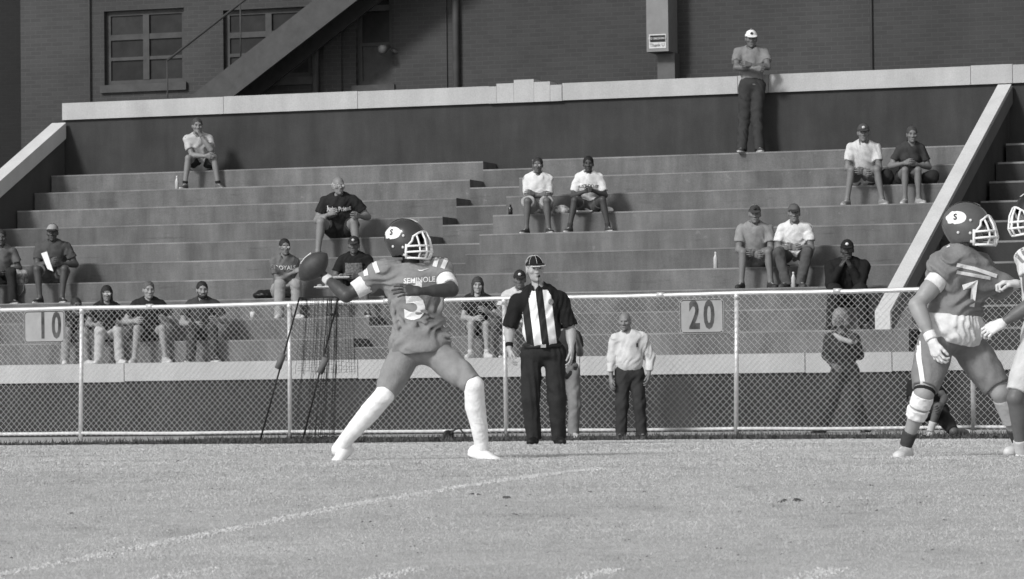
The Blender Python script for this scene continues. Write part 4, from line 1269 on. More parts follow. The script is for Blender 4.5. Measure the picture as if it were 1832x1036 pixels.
VIEW = np.array([0, -1.0, 0])
def px_strip(name, pts, w, Y, bvh, m, parent, lift=.005):
    """painted strip on cloth, following a path seen in the photo"""
    pts = np.asarray(pts, float); n = 14
    t = np.linspace(0, len(pts) - 1, n); P = np.stack([np.interp(t, range(len(pts)), pts[:, i]) for i in (0, 1)], 1)
    T = np.gradient(P, axis=0); T /= np.linalg.norm(T, axis=1)[:, None]; N = np.stack([-T[:, 1], T[:, 0]], 1)
    V = []; F = []; k = 5
    for i in range(n):
        for j in range(k):
            q = P[i] + N[i] * w * (j / (k - 1) - .5)
            o = pix(q[0], q[1], Y)
            h = bvh.ray_cast(Vector(o + VIEW * .6), Vector(-VIEW), 1.2)
            V.append(np.array(h[0]) + VIEW * lift if h[0] is not None else None)
    for i in range(n - 1):
        for j in range(k - 1):
            f = (i * k + j, i * k + j + 1, (i + 1) * k + j + 1, (i + 1) * k + j)
            if all(V[q] is not None for q in f):
                d = [V[q] for q in f]
                if max(abs(d[0][1] - e[1]) for e in d) < .08: F.append(f)
    if not F: return None
    V = [np.zeros(3) if v is None else v for v in V]
    used = sorted({q for f in F for q in f}); mp = {q: i for i, q in enumerate(used)}
    return mk(name, [V[q] for q in used], [tuple(mp[q] for q in f) for f in F], m, parent, smooth=True)

# ---- helmets
def helmet_template():
    A = I3; lowc = (np.array([0, 0, -.135]), nrm([0, -.25, -1.0]))
    outer = [ell((0, -.012, .022), A, (.122, .150, .132), 0, (), .03), ell((0, .0, -.055), A, (.112, .118, .105), 0, (lowc,), .04)]
    negs = [ell((0, -.010, .012), A, (.108, .134, .116), k=.01), ell((0, .0, -.07), A, (.097, .104, .11), k=.01),
            ell((0, .155, -.052), A, (.098, .135, .094), k=.014), ell((0, .06, -.16), A, (.085, .16, .06), k=.02)]
    V, F, _ = sdf_mesh(outer, .0058, negs=negs, clips=(lowc,))
    return V, F
HELM = helmet_template()
def add_helmet(p, hd, shell, maskg, emblem=None, letter=None, stripe=None, side=1, sc=1.0):
    HB, hs, root = p['HB'], p['hs'] * sc, p['root']
    def H(q): return place(np.asarray(q, float).reshape(-1, 3), HB, hd, hs)
    sm = mat("helmet_%03d" % round(shell * 1000), shell, .22, .15, 6, 0, 1, .5)
    hl = mk("helmet", H(HELM[0]), HELM[1], sm, root)
    bm = plain(maskg, .4)
    def arc(z, y0, yf, x0, n=9, zc=0.0):
        return [( -x0 * math.cos(math.pi * k / (n - 1)), y0 + (yf - y0) * math.sin(math.pi * k / (n - 1)) ** .6, z + zc * math.sin(math.pi * k / (n - 1))) for k in range(n)]
    b_ = MB(); r = .0078 * hs
    b_.tube(H(arc(-.045, .062, .178, .108)), r, 6); b_.tube(H(arc(-.085, .062, .185, .108)), r, 6)
    b_.tube(H(arc(-.125, .05, .165, .100, zc=-.01)), r, 6)
    b_.tube(H(arc(.020, .100, .140, .085, zc=.035)), r, 6)
    for e in (-1, 1):
        b_.tube(H([(e * .108, .060, -.03), (e * .110, .055, -.085), (e * .100, .05, -.128)]), r * 1.25, 6)
        b_.tube(H([(e * .085, .105, .025), (e * .098, .10, -.01), (e * .108, .066, -.045)]), r, 6)
        b_.tube(H([(e * .028, .142, .052), (e * .032, .168, .0), (e * .034, .176, -.045), (e * .036, .182, -.085), (e * .034, .165, -.13)]), r, 6)
        b_.tube(H([(e * .072, .122, .035), (e * .078, .140, -.01), (e * .078, .150, -.05), (e * .075, .150, -.09), (e * .068, .130, -.128)]), r * .9, 6)
    b_.build("face_mask", bm, hl, smooth=True)
    b_ = MB()
    for e in (-1, 1): b_.tube(H([(e * .106, .03, -.10), (e * .07, .075, -.125), (e * .025, .10, -.128), (0, .104, -.128)]), .009 * hs, 6)
    b_.build("chin_strap", plain(.5, .6), hl, smooth=True)
    b_ = MB()
    for e in (-1, 1):
        for q in ((e * .117, .045, .03), (e * .112, .035, -.05), (e * .118, -.04, -.04)):
            b_.lathe([(0, .003), (.004, .010), (.008, .004)], H(q)[0], HB[0] * e, 8)
    b_.build("snaps", plain(.6, .4), hl); b_ = None
    bv = BVHTree.FromPolygons([tuple(v) for v in H(HELM[0])], [tuple(f) for f in HELM[1]])
    if emblem is not None:
        for e in (-1, 1):
            n = 22; V = [(0, 0)]
            for k in range(n):
                a = 2 * math.pi * k / n; rr = .058 * (1 + .16 * math.cos(2 * a + .4)) * (1 + (.10 * math.sin(7 * a) if math.cos(a) < 0 else 0))
                V.append((rr * math.cos(a) * 1.15, rr * math.sin(a) * .92))
            V = np.array(V)
            # refine rings so that it follows the curved shell
            rings = [V[1:] * t for t in (.35, .7, 1.0)]; VV_ = np.concatenate([V[:1]] + rings); FF_ = [(0, 1 + k, 1 + (k + 1) % n) for k in range(n)]
            for q in (0, 1): FF_ += [(1 + q * n + k, 1 + (q + 1) * n + k, 1 + (q + 1) * n + (k + 1) % n, 1 + q * n + (k + 1) % n) for k in range(n)]
            nor = nrm(HB[0] * e * .92 - HB[1] * .16 + HB[2] * .38); up = nrm(HB[2] - nor * (HB[2] @ nor)); rt = np.cross(up, nor)
            c = H((e * .10, -.048, .052))[0]
            em = decal("emblem", VV_, FF_, c, rt, up, nor, bv, plain(emblem, .4), hl, .003)
            if letter:
                V, F = text_mesh(letter, .058, .002); decal("letter", V, F, c, rt, up, nor, bv, plain(.02), hl, .006)
    if stripe is not None:
        V = []; F = []; n = 18
        for k in range(n):
            a = math.radians(48 + k * 96 / (n - 1)) 
            for x in (-.02, .02):
                q = np.array([x, -.012 + .1545 * math.cos(a), .022 + .1365 * math.sin(a)]); V.append(H(q)[0])
            if k: F.append((2 * k - 2, 2 * k - 1, 2 * k + 1, 2 * k))
        mk("crown_stripe", V, F, plain(stripe, .4), hl)
    return hl

# ---- quarterback
YQ = 26.6
J = joints(dict(pel=(752, 622), nec=(738, 476, .02), head=(727, 431, -.02), sh=[(788, 487, .02), (681, 491, 0)], el=[(808, 519, -.20), (620, 529, -.03)], wr=[(752, 521, -.33), (583, 497, .10)],
                hip=[(783, 634, -.02), (724, 634, 0)], kn=[(848, 690, -.26), (688, 706, -.22)], an=[(862, 800, -.10), (610, 797, .10)], toe=[(905, 815, -.16), (590, 817, -.05)]), YQ)
def qfold(a, b, r=.012):
    def dp_(x): return YQ - .143 * math.sqrt(max(.05, 1 - ((x - 752) / 60) ** 2))
    a = (a[0], a[1]); return cone(pix(a[0], a[1], dp_(a[0])), pix(b[0], b[1], dp_(b[0])), r, r * .7, 0, (), .022)
QF = [qfold((802, 602), (738, 588)), qfold((803, 590), (760, 577)), qfold((806, 611), (748, 606), .014), qfold((708, 606), (742, 580)), qfold((700, 540), (712, 596), .010), qfold((793, 530), (782, 580), .011), qfold((795, 575), (765, 560), .010), qfold((712, 560), (730, 600), .010)]
q_ = person(J, fdir(62, 2), "football player in grey jersey number 5 cocking his arm to throw", "players on the field", skin=.055, hair='none', hairg=.02, top='tee', topname='jersey', topg=.235, grain=np.array([.85, 0, .5]), sleeve=.42, pads=1.1,
            bottom='tight', botg=.245, leg=.97, sock=.82, sockt=1.02, shoeg=.8, soleg=.75, laceg=.7, g=1.12, s=1.03, vox=.0085, wr=.013, hem=-.045, extra=[ell(J['pel'] + np.array([-.015, -.01, .03]), I3, (.198, .150, .15), 0, k=.07)] + QF,
            hcurl=(18, (28, 9, 45)), hands=((np.array([-.9, -.25, .05]), np.array([-.1, .9, -.4])), (np.array([-.55, .1, .85]), np.array([-.85, -.2, -.45]))),
            shoeup=[ZUP, nrm([-.55, -.35, .8])], flare=1.0)
add_helmet(q_, J['head'], .046, .80, .72, 'S', .75, sc=1.0)
WH = fab(.75)
sh_, bv = q_['shirt'], q_['bvh']
X_ = np.array([1., 0, 0])
decal_text("number", "5", .36, pix(741, 541, YQ - .2), nrm([1, 0, .05]), nrm([-.06, 0, 1]), VIEW, bv, WH, sh_, .012, .92)
decal_text("lettering", "SEMINOLE", .052, pix(750, 501, YQ - .2), nrm([1, 0, .06]), ZUP, VIEW, bv, WH, sh_, .001, .95)
sw = np.array([(-.045, .006), (-.030, -.008), (-.012, -.008), (.045, .014), (-.010, -.001), (-.030, .0)])
decal("chest_mark", sw, [(0, 1, 5), (1, 2, 4, 5), (2, 3, 4)], pix(757, 482, YQ - .2), X_, ZUP, VIEW, bv, WH, sh_)
for pts in ([(778, 478), (781, 466), (787, 455)], [(792, 481), (797, 468), (801, 457)], [(656, 494), (653, 480), (657, 466)], [(677, 489), (671, 474), (669, 464)]):
    px_strip("shoulder_stripe", pts, 8, YQ, bv, WH, sh_)
for pts in ([(806, 601), (822, 613), (838, 634)], [(842, 646), (852, 657), (860, 668)]):
    px_strip("side_stripe", pts, 4, YQ, q_['bvh_p'], WH, q_['pants'])
band(q_['root'], "arm_band", J['sh'][1], J['el'][1], .40, .76, .074, .062, WH)
band(q_['root'], "arm_band", J['sh'][0], J['el'][0], .44, .82, .074, .061, WH)
band(q_['root'], "wrist_band", J['el'][1], J['wr'][1], .80, 1.02, .038, .036, fab(.6))
# the ball
c = pix(561, 477, YQ + .10); axb = nrm(pix(590, 447, YQ + .04) - pix(533, 503, YQ + .14))
ball = empty("football", c - np.array([0, 0, .1]), "dark leather football held up behind the thrower's head", "football")
prof = [(-.142 + .284 * k / 18, max(.003, .087 * (1 - abs(-1 + 2 * k / 18) ** 2.1) ** .78)) for k in range(19)]
b_ = MB(); b_.lathe(prof, c, axb, 20); b_.build("leather", mat("ball_leather", .045, .5, .2, 30, .25, 220, .4), ball, smooth=True)
b_ = MB(); nl = nrm(np.cross(axb, [0.2, 1, 0.1])); 
for k in range(8):
    o = c + axb * (-.05 + .1 * k / 7) + nl * .088 * (1 - (abs(-.05 + .1 * k / 7) / .142) ** 2) ; t = np.cross(axb, nl)
    b_.tube([o - t * .014, o + t * .014], .0035, 5)
b_.tube([c - axb * .055 + nl * .084, c + nl * .0895, c + axb * .055 + nl * .084], .004, 5); b_.build("laces", plain(.7, .7), ball, smooth=True)

# ---- lineman
YL = 25.6
J = joints(dict(pel=(1702, 602), nec=(1712, 455), head=(1731, 405, -.02), sh=[(1748, 478, .20), (1688, 488, -.17)], el=[(1785, 522, .22), (1640, 546, -.24)], wr=[(1812, 512, .16), (1667, 607, -.33)],
                hip=[(1728, 612, .09), (1674, 616, -.09)], kn=[(1790, 702, -.02), (1653, 704, -.26)], an=[(1822, 790, .15), (1620, 798, -.08)], toe=[(1800, 812, -.05), (1603, 812, -.30)]), YL)
l_ = person(J, fdir(72, 4), "broad lineman in grey jersey being pulled forward by his chest", "players on the field", skin=.29, hair='none', top='tee', topname='jersey', topg=.205, grain=np.array([.9, 0, -.25]), sleeve=.16, pads=1.1,
            bottom='tight', botg=.20, leg=.90, sock=.055, sockt=.28, shoeg=.6, soleg=.6, laceg=.4, g=1.36, s=1.04, vox=.0088, wr=.014, hem=.10, belly=.3,
            gloves=(.5, .68), hcurl=(45, 38), hands=((np.array([.8, 0, .1]), np.array([0, 0, -1.])), (np.array([.25, -.1, -.95]), np.array([.7, .5, .1]))),
            extra=[cone(pix(1722, 468, YL - .06), pix(1808, 506, YL - .02), .10, .012, 0, k=.06), cone(pix(1735, 492, YL - .08), pix(1808, 508, YL - .02), .09, .012, 0, k=.06), cone(pix(1745, 520, YL - .04), pix(1806, 510, YL - .02), .07, .010, 0, k=.06)])
add_helmet(l_, J['head'], .10, .80, .72, 'S', .75, sc=1.05)
rt, bv, sh_ = l_['root'], l_['bvh'], l_['shirt']
V, F, _ = sdf_mesh([ell(J['pel'] + l_['U'] * .06, l_['TA'], (.252, .205, .20))], .009, wr=.013, wl=.075,
                   clips=((J['pel'] + l_['U'] * .15, l_['U']), (J['pel'] + l_['U'] * .0 - l_['Fw'] * .1, nrm(-l_['U'] - l_['Fw'] * .25))))
mk("undershirt", V, F, fab(.70), rt)
px_strip("shoulder_stripe", [(1704, 476), (1740, 483), (1780, 495)], 7, YL, bv, WH, sh_)
px_strip("shoulder_stripe", [(1704, 489), (1735, 494), (1768, 499)], 6, YL, bv, WH, sh_)
px_strip("collar_patch", [(1676, 447), (1690, 440), (1695, 438)], 8, YL, bv, WH, sh_)
decal_text("number", "7", .22, pix(1745, 528, YL - .3), nrm([1, 0, .3]), nrm([-.3, 0, 1]), VIEW, bv, WH, sh_, .008)
px_strip("side_stripe", [(1640, 585), (1637, 640), (1642, 690)], 8, YL, l_['bvh_p'], WH, l_['pants'])
band(rt, "arm_pad", J['sh'][1], J['el'][1], .10, .42, .078, .068, fab(.66))
band(rt, "knee_brace", J['kn'][1], J['an'][1], .02, .24, .074, .070, fab(.75), wr=.005)
band(rt, "knee_brace", J['kn'][1], J['an'][1], .28, .46, .076, .064, fab(.75), wr=.005)
band(rt, "knee_strap", J['hip'][1], J['kn'][1], .93, 1.0, .076, .074, fab(.02))
band(rt, "ankle_tape", J['kn'][1], J['an'][1], .74, .84, .050, .046, fab(.72))
band(rt, "sock", J['kn'][0], J['an'][0], .12, .60, .068, .056, fab(.42), wr=.004)
band(rt, "wrist_band", J['el'][1], J['wr'][1], .80, 1.02, .044, .043, fab(.7))

# ---- opponent entering at the right edge
YO = 25.3
J = joints(dict(pel=(1868, 602), nec=(1862, 440), head=(1852, 383), sh=[(1842, 470, -.18), (1880, 470, .2)], el=[(1846, 545, -.26), (1850, 520, .18)], wr=[(1795, 577, -.24), (1822, 508, .05)],
                hip=[(1855, 612, -.09), (1885, 612, .09)], kn=[(1816, 712, -.20), (1900, 712, 0)], an=[(1828, 812, -.06), (1935, 800, .25)], toe=[(1785, 826, -.10), (1900, 815, .2)]), YO)
o_ = person(J, fdir(-80, -4), "opponent in white jersey at the right edge gripping the lineman's jersey", "players on the field", skin=.12, hair='none', top='tee', topname='jersey', topg=.62, sleeve=.30, pads=1.05,
            bottom='tight', botg=.52, leg=.9, sock=.5, sockt=.25, shoeg=.7, soleg=.6, laceg=.02, g=1.12, s=1.02, vox=.0095, wr=.008, hem=.0, gloves=(.66, .55), hcurl=(48, 62),
            hands=((np.array([-.8, 0, -.4]), np.array([-.2, .7, -.6])), (np.array([-.9, -.1, .1]), np.array([0, 0, -1.]))))
add_helmet(o_, J['head'], .02, .80, None, None, .75)
px_strip("shoulder_stripe", [(1808, 445), (1812, 460), (1822, 472)], 5, YO, o_['bvh'], fab(.2), o_['shirt'])
px_strip("shoulder_stripe", [(1818, 440), (1822, 455), (1832, 468)], 5, YO, o_['bvh'], fab(.2), o_['shirt'])

# ---- referee
YR = 35.4
def stripe_material():
    m = bpy.data.materials.new("referee_stripes"); m.use_nodes = True; nt = m.node_tree; L = nt.links; b = nt.nodes["Principled BSDF"]
    tc = nt.nodes.new("ShaderNodeTexCoord"); sp = nt.nodes.new("ShaderNodeSeparateXYZ"); L.new(tc.outputs["Object"], sp.inputs[0])
    def mth(op, a, c):
        k = nt.nodes.new("ShaderNodeMath"); k.operation = op
        for i, q in enumerate((a, c)):
            if isinstance(q, (int, float)): k.inputs[i].default_value = q
            else: L.new(q, k.inputs[i])
        return k.outputs[0]
    zz = mth('MULTIPLY', mth('SUBTRACT', sp.outputs[2], 1.22), .11)
    x = mth('FRACT', mth('DIVIDE', mth('ADD', mth('ADD', sp.outputs[0], zz), .004 + 1.436), .1436), 0)
    on = mth('LESS_THAN', mth('ABSOLUTE', mth('SUBTRACT', x, .5), 0), .26)
    L.new(mth('ADD', mth('MULTIPLY', on, .78), .012), b.inputs["Base Color"]); b.inputs["Roughness"].default_value = .85
    return m
J = joints(dict(pel=(971, 630), nec=(963, 512), head=(957, 481, -.03), sh=[(1003, 535, .02), (925, 541, -.02)], el=[(1021, 591, .02), (911, 592, .0)], wr=[(1022, 624, -.10), (911, 621, -.06)],
                hip=[(992, 640), (951, 640)], kn=[(996, 712, -.03), (949, 712, -.03)], an=[(999, 778), (955, 778)], toe=[(1007, 790, -.2), (948, 790, -.2)]), YR)
r_ = person(J, fdir(14, -2), "referee in black and white striped shirt and cap blowing a whistle", None, skin=.36, hair='short', hairg=.30, cap=.015, brim=.015, top='tee', topmat=[stripe_material(), fab(.015)], sleeve=.86, yoke=1,
            bottom='pants', botg=.026, flare=1.0, waist=.10, hem=.03, collarg=.015, shoeg=.012, soleg=.012, laceg=.02, g=1.14, s=1.0, belly=.5, vox=.0095, wr=.010, hcurl=(24, 24), htilt=-4,
            hands=((np.array([.0, -.2, -1.]), np.array([-1., .2, 0])), (np.array([.1, -.2, -1.]), np.array([1., .2, 0]))))
rt, HB, hd = r_['root'], r_['HB'], J['head']
me_ = r_['shirt'].data; co = np.array([p.center[:] for p in me_.polygons]) + np.array(rt.location)     # raglan: black yoke running from the collar to the armpits
rr = abs((co - J['nec']) @ r_['R']); hh = (co - J['nec']) @ r_['U']
mi_ = np.array([p.material_index for p in me_.polygons]); mi_[(rr > .055 - hh * .47) & (hh > -.30)] = 1; mi_[(hh > -.045)] = 1
me_.polygons.foreach_set("material_index", mi_.astype(np.int32))
def HP(q): return place(np.asarray(q, float).reshape(-1, 3), HB, hd, r_['hs'])
b_ = MB()
for a in (-.9, 0.0, .9):
    b_.tube(HP([(math.sin(a) * .087 * math.cos(t), -.010 + math.cos(a) * .107 * math.cos(t), .030 + .102 * math.sin(t)) for t in np.linspace(.15, 1.55, 9)]), .0015, 4)
b_.build("cap_piping", plain(.75), r_['cap'])
b_ = MB(); b_.tube(HP([(-.07, .13, .030), (-.045, .165, .026), (0, .182, .024), (.045, .165, .026), (.07, .13, .030)]), .004, 5); b_.build("brim_edge", plain(.75), r_['cap'])
w = HP((0, .112, -.07))[0]; b_ = MB(); b_.lathe([(0, .008), (.012, .012), (.03, .012), (.036, .006)], w, HB[1], 10); b_.build("whistle", M_BLACK, rt, smooth=True)
b_ = MB(); b_.tube([w, HP((.0, .11, -.13))[0], pix(960, 530, YR - .2), pix(963, 545, YR - .19)], .003, 5); b_.build("whistle_cord", M_BLACK, rt)
band(rt, "wrist_band", J['el'][1], J['wr'][1], .74, .98, .037, .035, fab(.012))
band(rt, "belt", J['pel'] + r_['U'] * .055, J['pel'] + r_['U'] * .095, 0, 1, .178, .176, plain(.012, .4)) if False else None
V, F, _ = sdf_mesh([ell(J['pel'] + r_['U'] * .055 + r_['Fw'] * .01, r_['TA'], (.192, .150, .12))], .0095, clips=((J['pel'] + r_['U'] * .075, r_['U']), (J['pel'] + r_['U'] * .035, -r_['U'])))
mk("belt", V, F, plain(.012, .4), rt)
b_ = MB(); c = pix(972, 619, YR - .17); b_.hexa([c + np.array(q) for q in ((-.025, -.01, -.016), (.025, -.01, -.016), (.025, .02, -.016), (-.025, .02, -.016), (-.025, -.01, .016), (.025, -.01, .016), (.025, .02, .016), (-.025, .02, .016))]); b_.build("belt_buckle", mat("buckle", .5, .3, 0, 1, 0, 1, .5, .8), rt)
n = 10; V = [(0, 0)] + [(.026 * math.cos(2 * math.pi * k / n), .03 * math.sin(2 * math.pi * k / n)) for k in range(n)]
decal("chest_emblem", np.array(V), [(0, 1 + k, 1 + (k + 1) % n) for k in range(n)], pix(986, 539, YR - .3), X_, ZUP, VIEW, r_['bvh'], mat("chest_badge", .3, .8, .6, 60), r_['shirt'], .006)

# ---- people standing along the fence
J = joints(dict(pel=(1127, 667), nec=(1125, 598), head=(1118, 575, -.03), sh=[(1150, 606), (1101, 607)], el=[(1163, 638, .02), (1094, 642)], wr=[(1161, 669, -.08), (1093, 675, -.06)],
                hip=[(1140, 674), (1114, 674)], kn=[(1144, 725, -.02), (1113, 725, -.02)], an=[(1148, 774), (1111, 774)], toe=[(1153, 782, -.2), (1106, 782, -.2)]), 47.0)
p_ = person(J, fdir(-12, -6), "elderly man in pale long sleeved shirt and dark trousers standing at the fence", "people standing along the fence", skin=.20, hair='bald', hairg=.35, top='long', topg=.56, loose=.007, bottom='pants', botg=.04, flare=1.08,
            hem=.02, waist=.10, shoeg=.012, soleg=.012, g=1.04, s=.94, vox=.011, wr=.009, belly=.1)
b_ = MB(); b_.tube([pix(1140, 614, 46.8), pix(1140, 621, 46.79)], .014, 6); b_.build("pocket_pen", M_BLACK, p_['root'])
J = joints(dict(pel=(1012, 664), nec=(1006, 590), head=(1000, 566), sh=[(1031, 600), (984, 600)], el=[(1038, 632, .02), (978, 632)], wr=[(1034, 610, -.22), (980, 664, -.06)],
                hip=[(1024, 672), (1000, 672)], kn=[(1028, 724, -.02), (998, 724)], an=[(1026, 772), (996, 772)], toe=[(1034, 780, -.2), (990, 780, -.2)]), 47.0)
person(J, fdir(0), "man in light trousers half hidden behind the referee", "people standing along the fence", skin=.2, top='tee', topg=.04, bottom='pants', botg=.21, flare=1.1, hem=-.12, shoeg=.5, s=.95, vox=.0125)
J = joints(dict(pel=(1512, 665, .05), nec=(1506, 597), head=(1503, 570, -.03), sh=[(1530, 606), (1482, 606)], el=[(1538, 636, .03), (1478, 636)], wr=[(1528, 612, -.2), (1490, 652, -.12)],
                hip=[(1524, 672, .05), (1500, 672, .05)], kn=[(1533, 722, -.05), (1488, 720, 0)], an=[(1548, 768, .1), (1470, 765, -.1)], toe=[(1540, 774, -.1), (1458, 774, -.2)]), 49.0)
p_ = person(J, fdir(-18, -4), "woman with curly light hair and dark jacket walking behind the fence", "people standing along the fence", skin=.12, hair='curly', hairg=.22, fem=True, top='long', topg=.036, bottom='pants', botg=.040, flare=1.05, hem=-.16, shoeg=.02, soleg=.02, s=.97, g=1.08, vox=.012)
b_ = MB(); b_.tube([pix(1492, 597, 48.85), pix(1504, 606, 48.8), pix(1522, 612, 48.8), pix(1533, 611, 48.78)], [.02, .035, .035, .025], 7); b_.build("scarf", fab(.38), p_['root'], smooth=True)
# kneeling by the fence behind the lineman
J = joints(dict(pel=(1672, 735), nec=(1652, 680), head=(1646, 655, -.05), sh=[(1672, 690, .05), (1630, 690, -.02)], el=[(1690, 712, -.15), (1634, 722, -.1)], wr=[(1684, 726, -.35), (1650, 700, -.25)],
                hip=[(1683, 740), (1660, 740)], kn=[(1706, 772, -.25), (1678, 728, -.38)], an=[(1745, 777, .05), (1664, 772, -.34)], toe=[(1760, 780, .1), (1650, 780, -.5)]), 45.4)
person(J, fdir(-35), "player in dark clothes kneeling on one knee by the fence behind the lineman", "people standing along the fence", skin=.10, hair='short', hairg=.02, top='tee', topg=.02, bottom='tight', leg=.95, botg=.03, sock=.5, sockt=.4, shoeg=.6, vox=.0125)

# ------------------------------------------------------------------ seated spectators
def row_v(r): return V1 - (r - 1) * TREAD
def row_z(r): return Z1 - (r - 1) * RISER
ARMS = {'knees': ((-.20, .36, .17), (.20, .36, .17)), 'clasp': ((-.03, .36, .10), (.05, .36, .08)), 'cross': ((.10, .24, .30), (-.10, .25, .27)),
        'phone': ((-.05, .34, .26), (.06, .34, .25)), 'lap': ((-.08, .24, .11), (.10, .26, .10))}
def seated(px, row, label, yaw=0, hyaw=None, hpitch=-4, lean=12, side=0, spread=.17, fspread=None, arms='clasp', s=1.0, back=.13, feet=.0, group="spectators sitting on the stand", lk=0, **kw):
    v, z = row_v(row), row_z(row)
    u = hit_v(px, 450, v)[0]
    hip = B(u, v + back, z + .098 * s); Fd = fdir(yaw); R = np.cross(Fd, ZUP)
    def L(r, f, zz): return hip + R * r * s + Fd * f * s + ZUP * zz * s
    a = math.radians(lean); b = math.radians(side)
    Ud = nrm(ZUP * math.cos(a) + Fd * math.sin(a) + R * math.sin(b))
    nec = hip + Ud * .515 * s; sr = np.cross(Fd, Ud); sw = .158 if kw.get('fem') else .178
    gsh = 1 + (kw.get('g', 1) - 1) * .6
    sh = [nec - Ud * .072 * s - R * sw * s * gsh, nec - Ud * .072 * s + R * sw * s * gsh]
    head = nec + nrm(Ud + ZUP) * .143 * s + Fd * .035 * s
    A_ = ARMS[arms] if isinstance(arms, str) else arms
    J = dict(pel=hip + Ud * .02, nec=nec, head=head, sh=sh, el=[], wr=[], hip=[], kn=[], an=[], toe=[])
    for q, e in ((0, -1), (1, 1)):
        t = L(*A_[q]); el, wr_ = ik(sh[q], t, .285 * s, .255 * s, R * e * .7 - ZUP * .8 - Fd * .35)
        J['el'].append(el); J['wr'].append(wr_)
        hp = hip + R * e * .085 * s; fs = spread if fspread is None else fspread
        an = L(e * fs, .40 + feet, 0); an[2] = z - RISER + .09 * s
        kn, an = ik(hp, an, .425 * s, .415 * s, ZUP + Fd * .4 + R * e * (spread - fs) * 2.5 + R * e * lk)
        J['hip'].append(hp); J['kn'].append(kn); J['an'].append(an); J['toe'].append(an + nrm(Fd + R * e * .35) * .15)
    kw.setdefault('sit', True)
    p = person(J, fdir(hyaw if hyaw is not None else yaw, hpitch), label, group, s=s, **kw); p['J'] = J; p['L'] = L
    return p
def bottle(p0, h, r, m, label, cat="bottle", capm=.6):
    root = empty("bottle", p0, label, cat)
    b_ = MB(); b_.lathe([(0, r * .9), (.004, r), (h * .35, r * .95), (h * .62, r), (h * .80, r * .5), (h * .9, r * .38)], p0, ZUP, 12); b_.build("bottle_body", m, root, smooth=True)
    b_ = MB(); b_.lathe([(h * .9, r * .45), (h, r * .45)], p0, ZUP, 10); b_.build("bottle_cap", plain(capm), root)
def on_row(px, row, back=.1, dz=0.0):
    u = hit_v(px, 450, row_v(row))[0]; return B(u, row_v(row) + back, row_z(row) + .002 + dz)
M_BOT = mat("clear_plastic", .42, .2, .1, 12, 0, 1, .5)
G = seated(355, 1, "man in pale tee at the top left resting his chin on his fist", yaw=4, hyaw=14, lean=24, side=6, arms=((-.01, .40, .43), (-.06, .42, .12)), spread=.26, fspread=.26, skin=.20, topg=.42, botg=.03, leg=.72, hairg=.05, shoeg=.10, soleg=.6, sock=.02, sockt=.12, s=1.03, hcurl=(75, 35), back=.16)
bottle(on_row(297, 2, .45), .24, .034, M_BOT, "clear water bottle on the step beside the top left man")
p = seated(90, 7, "man in grey shirt and light cap holding a folded white paper", yaw=0, lean=14, arms=((-.16, .30, .18), (.04, .34, .20)), spread=.24, fspread=.16, skin=.07, topg=.075, botg=.12, leg=.8, cap=.30, brim=.03, hairg=.02, g=1.12, shoeg=.03, belly=.3, s=1.06)
o_p = p['L'](.02, .40, .20); b_ = MB()
b_.hexa([o_p + np.array(q) for q in ((-.03, 0, -.10), (.06, -.02, -.14), (.065, .0, -.14), (-.025, .02, -.10), (-.13, .03, .14), (-.04, .01, .17), (-.035, .03, .17), (-.125, .05, .14))])
tag(b_.build("folded_paper", fab(.8), None), "folded white paper in the hands of the capped man", "paper")
seated(-6, 7, "person in grey sitting cut off by the left picture edge", yaw=10, lean=18, skin=.08, topg=.16, botg=.03, bottom='pants', shoeg=.03, arms='lap', hairg=.03)
c = on_row(32, 7, .1); root = empty("tote_bag", c, "pale patterned tote bag with a loop handle on the left row", "bag")
V, F, _ = sdf_mesh([ell(c + np.array([0, 0, .12]), I3, (.12, .07, .15), 0, ((c + np.array([0, 0, .22]), ZUP), (c, -ZUP)), .03)], .01, wr=.01); mk("bag_body", V, F, mat("patterned_bag", .3, .8, .95, 12, .2, 20), root)
b_ = MB(); b_.tube([c + np.array(q) for q in ((-.07, -.06, .18), (-.11, -.14, .0), (-.08, -.18, -.14), (.0, -.18, -.18), (.06, -.16, -.1), (.07, -.08, .16))], .011, 6); b_.build("handle", plain(.1), root, smooth=True)
seated(112, 10, "person in dark jacket bending over behind the number 10 board", yaw=25, lean=48, skin=.1, topg=.03, top='long', bottom='pants', botg=.25, arms='knees', shoeg=.5, hairg=.03, s=.95)
seated(182, 10, "dark haired woman in glasses and pale trousers behind the left fence post", yaw=12, lean=10, spread=.16, skin=.20, hair='long', hairg=.02, topg=.02, top='tee', fem=True, bottom='pants', botg=.42, glasses=.6, arms='knees', shoeg=.55, s=.97)  # pale glasses grey puts their bright reflection into the colour
seated(258, 10, "man with cropped hair and dark tee sitting behind the fence", yaw=8, hyaw=20, lean=10, spread=.22, skin=.27, hairg=.10, topg=.022, botg=.03, leg=.7, arms=((-.24, .34, .22), (.22, .3, .2)), shoeg=.4, g=1.1, s=1.02)
seated(355, 10, "bearded man in dark polo sitting with his hand on his knee", yaw=4, hyaw=14, lean=12, skin=.24, hairg=.02, beard=True, topg=.05, bottom='pants', botg=.05, arms=((-.22, .36, .2), (.14, .3, .14)), shoeg=.03, g=1.08, s=1.0)
b_ = MB(); c = on_row(372 - 4, 10, .1)
p = seated(606, 5, "big man in black band tee leaning on his knees", yaw=-6, hyaw=22, lean=22, spread=.30, fspread=.27, skin=.20, hair='bald', hairg=.5, topg=.022, botg=.04, leg=.7, arms=((-.30, .36, .19), (.13, .34, .22)), g=1.22, s=1.12, belly=.6, shoeg=.03, soleg=.1, glasses=.6, vox=.012, hcurl=(40, 45), hem=-.12)
c = p['J']['pel'] + p['U'] * .36 * 1.12 + p['Fw'] * .2
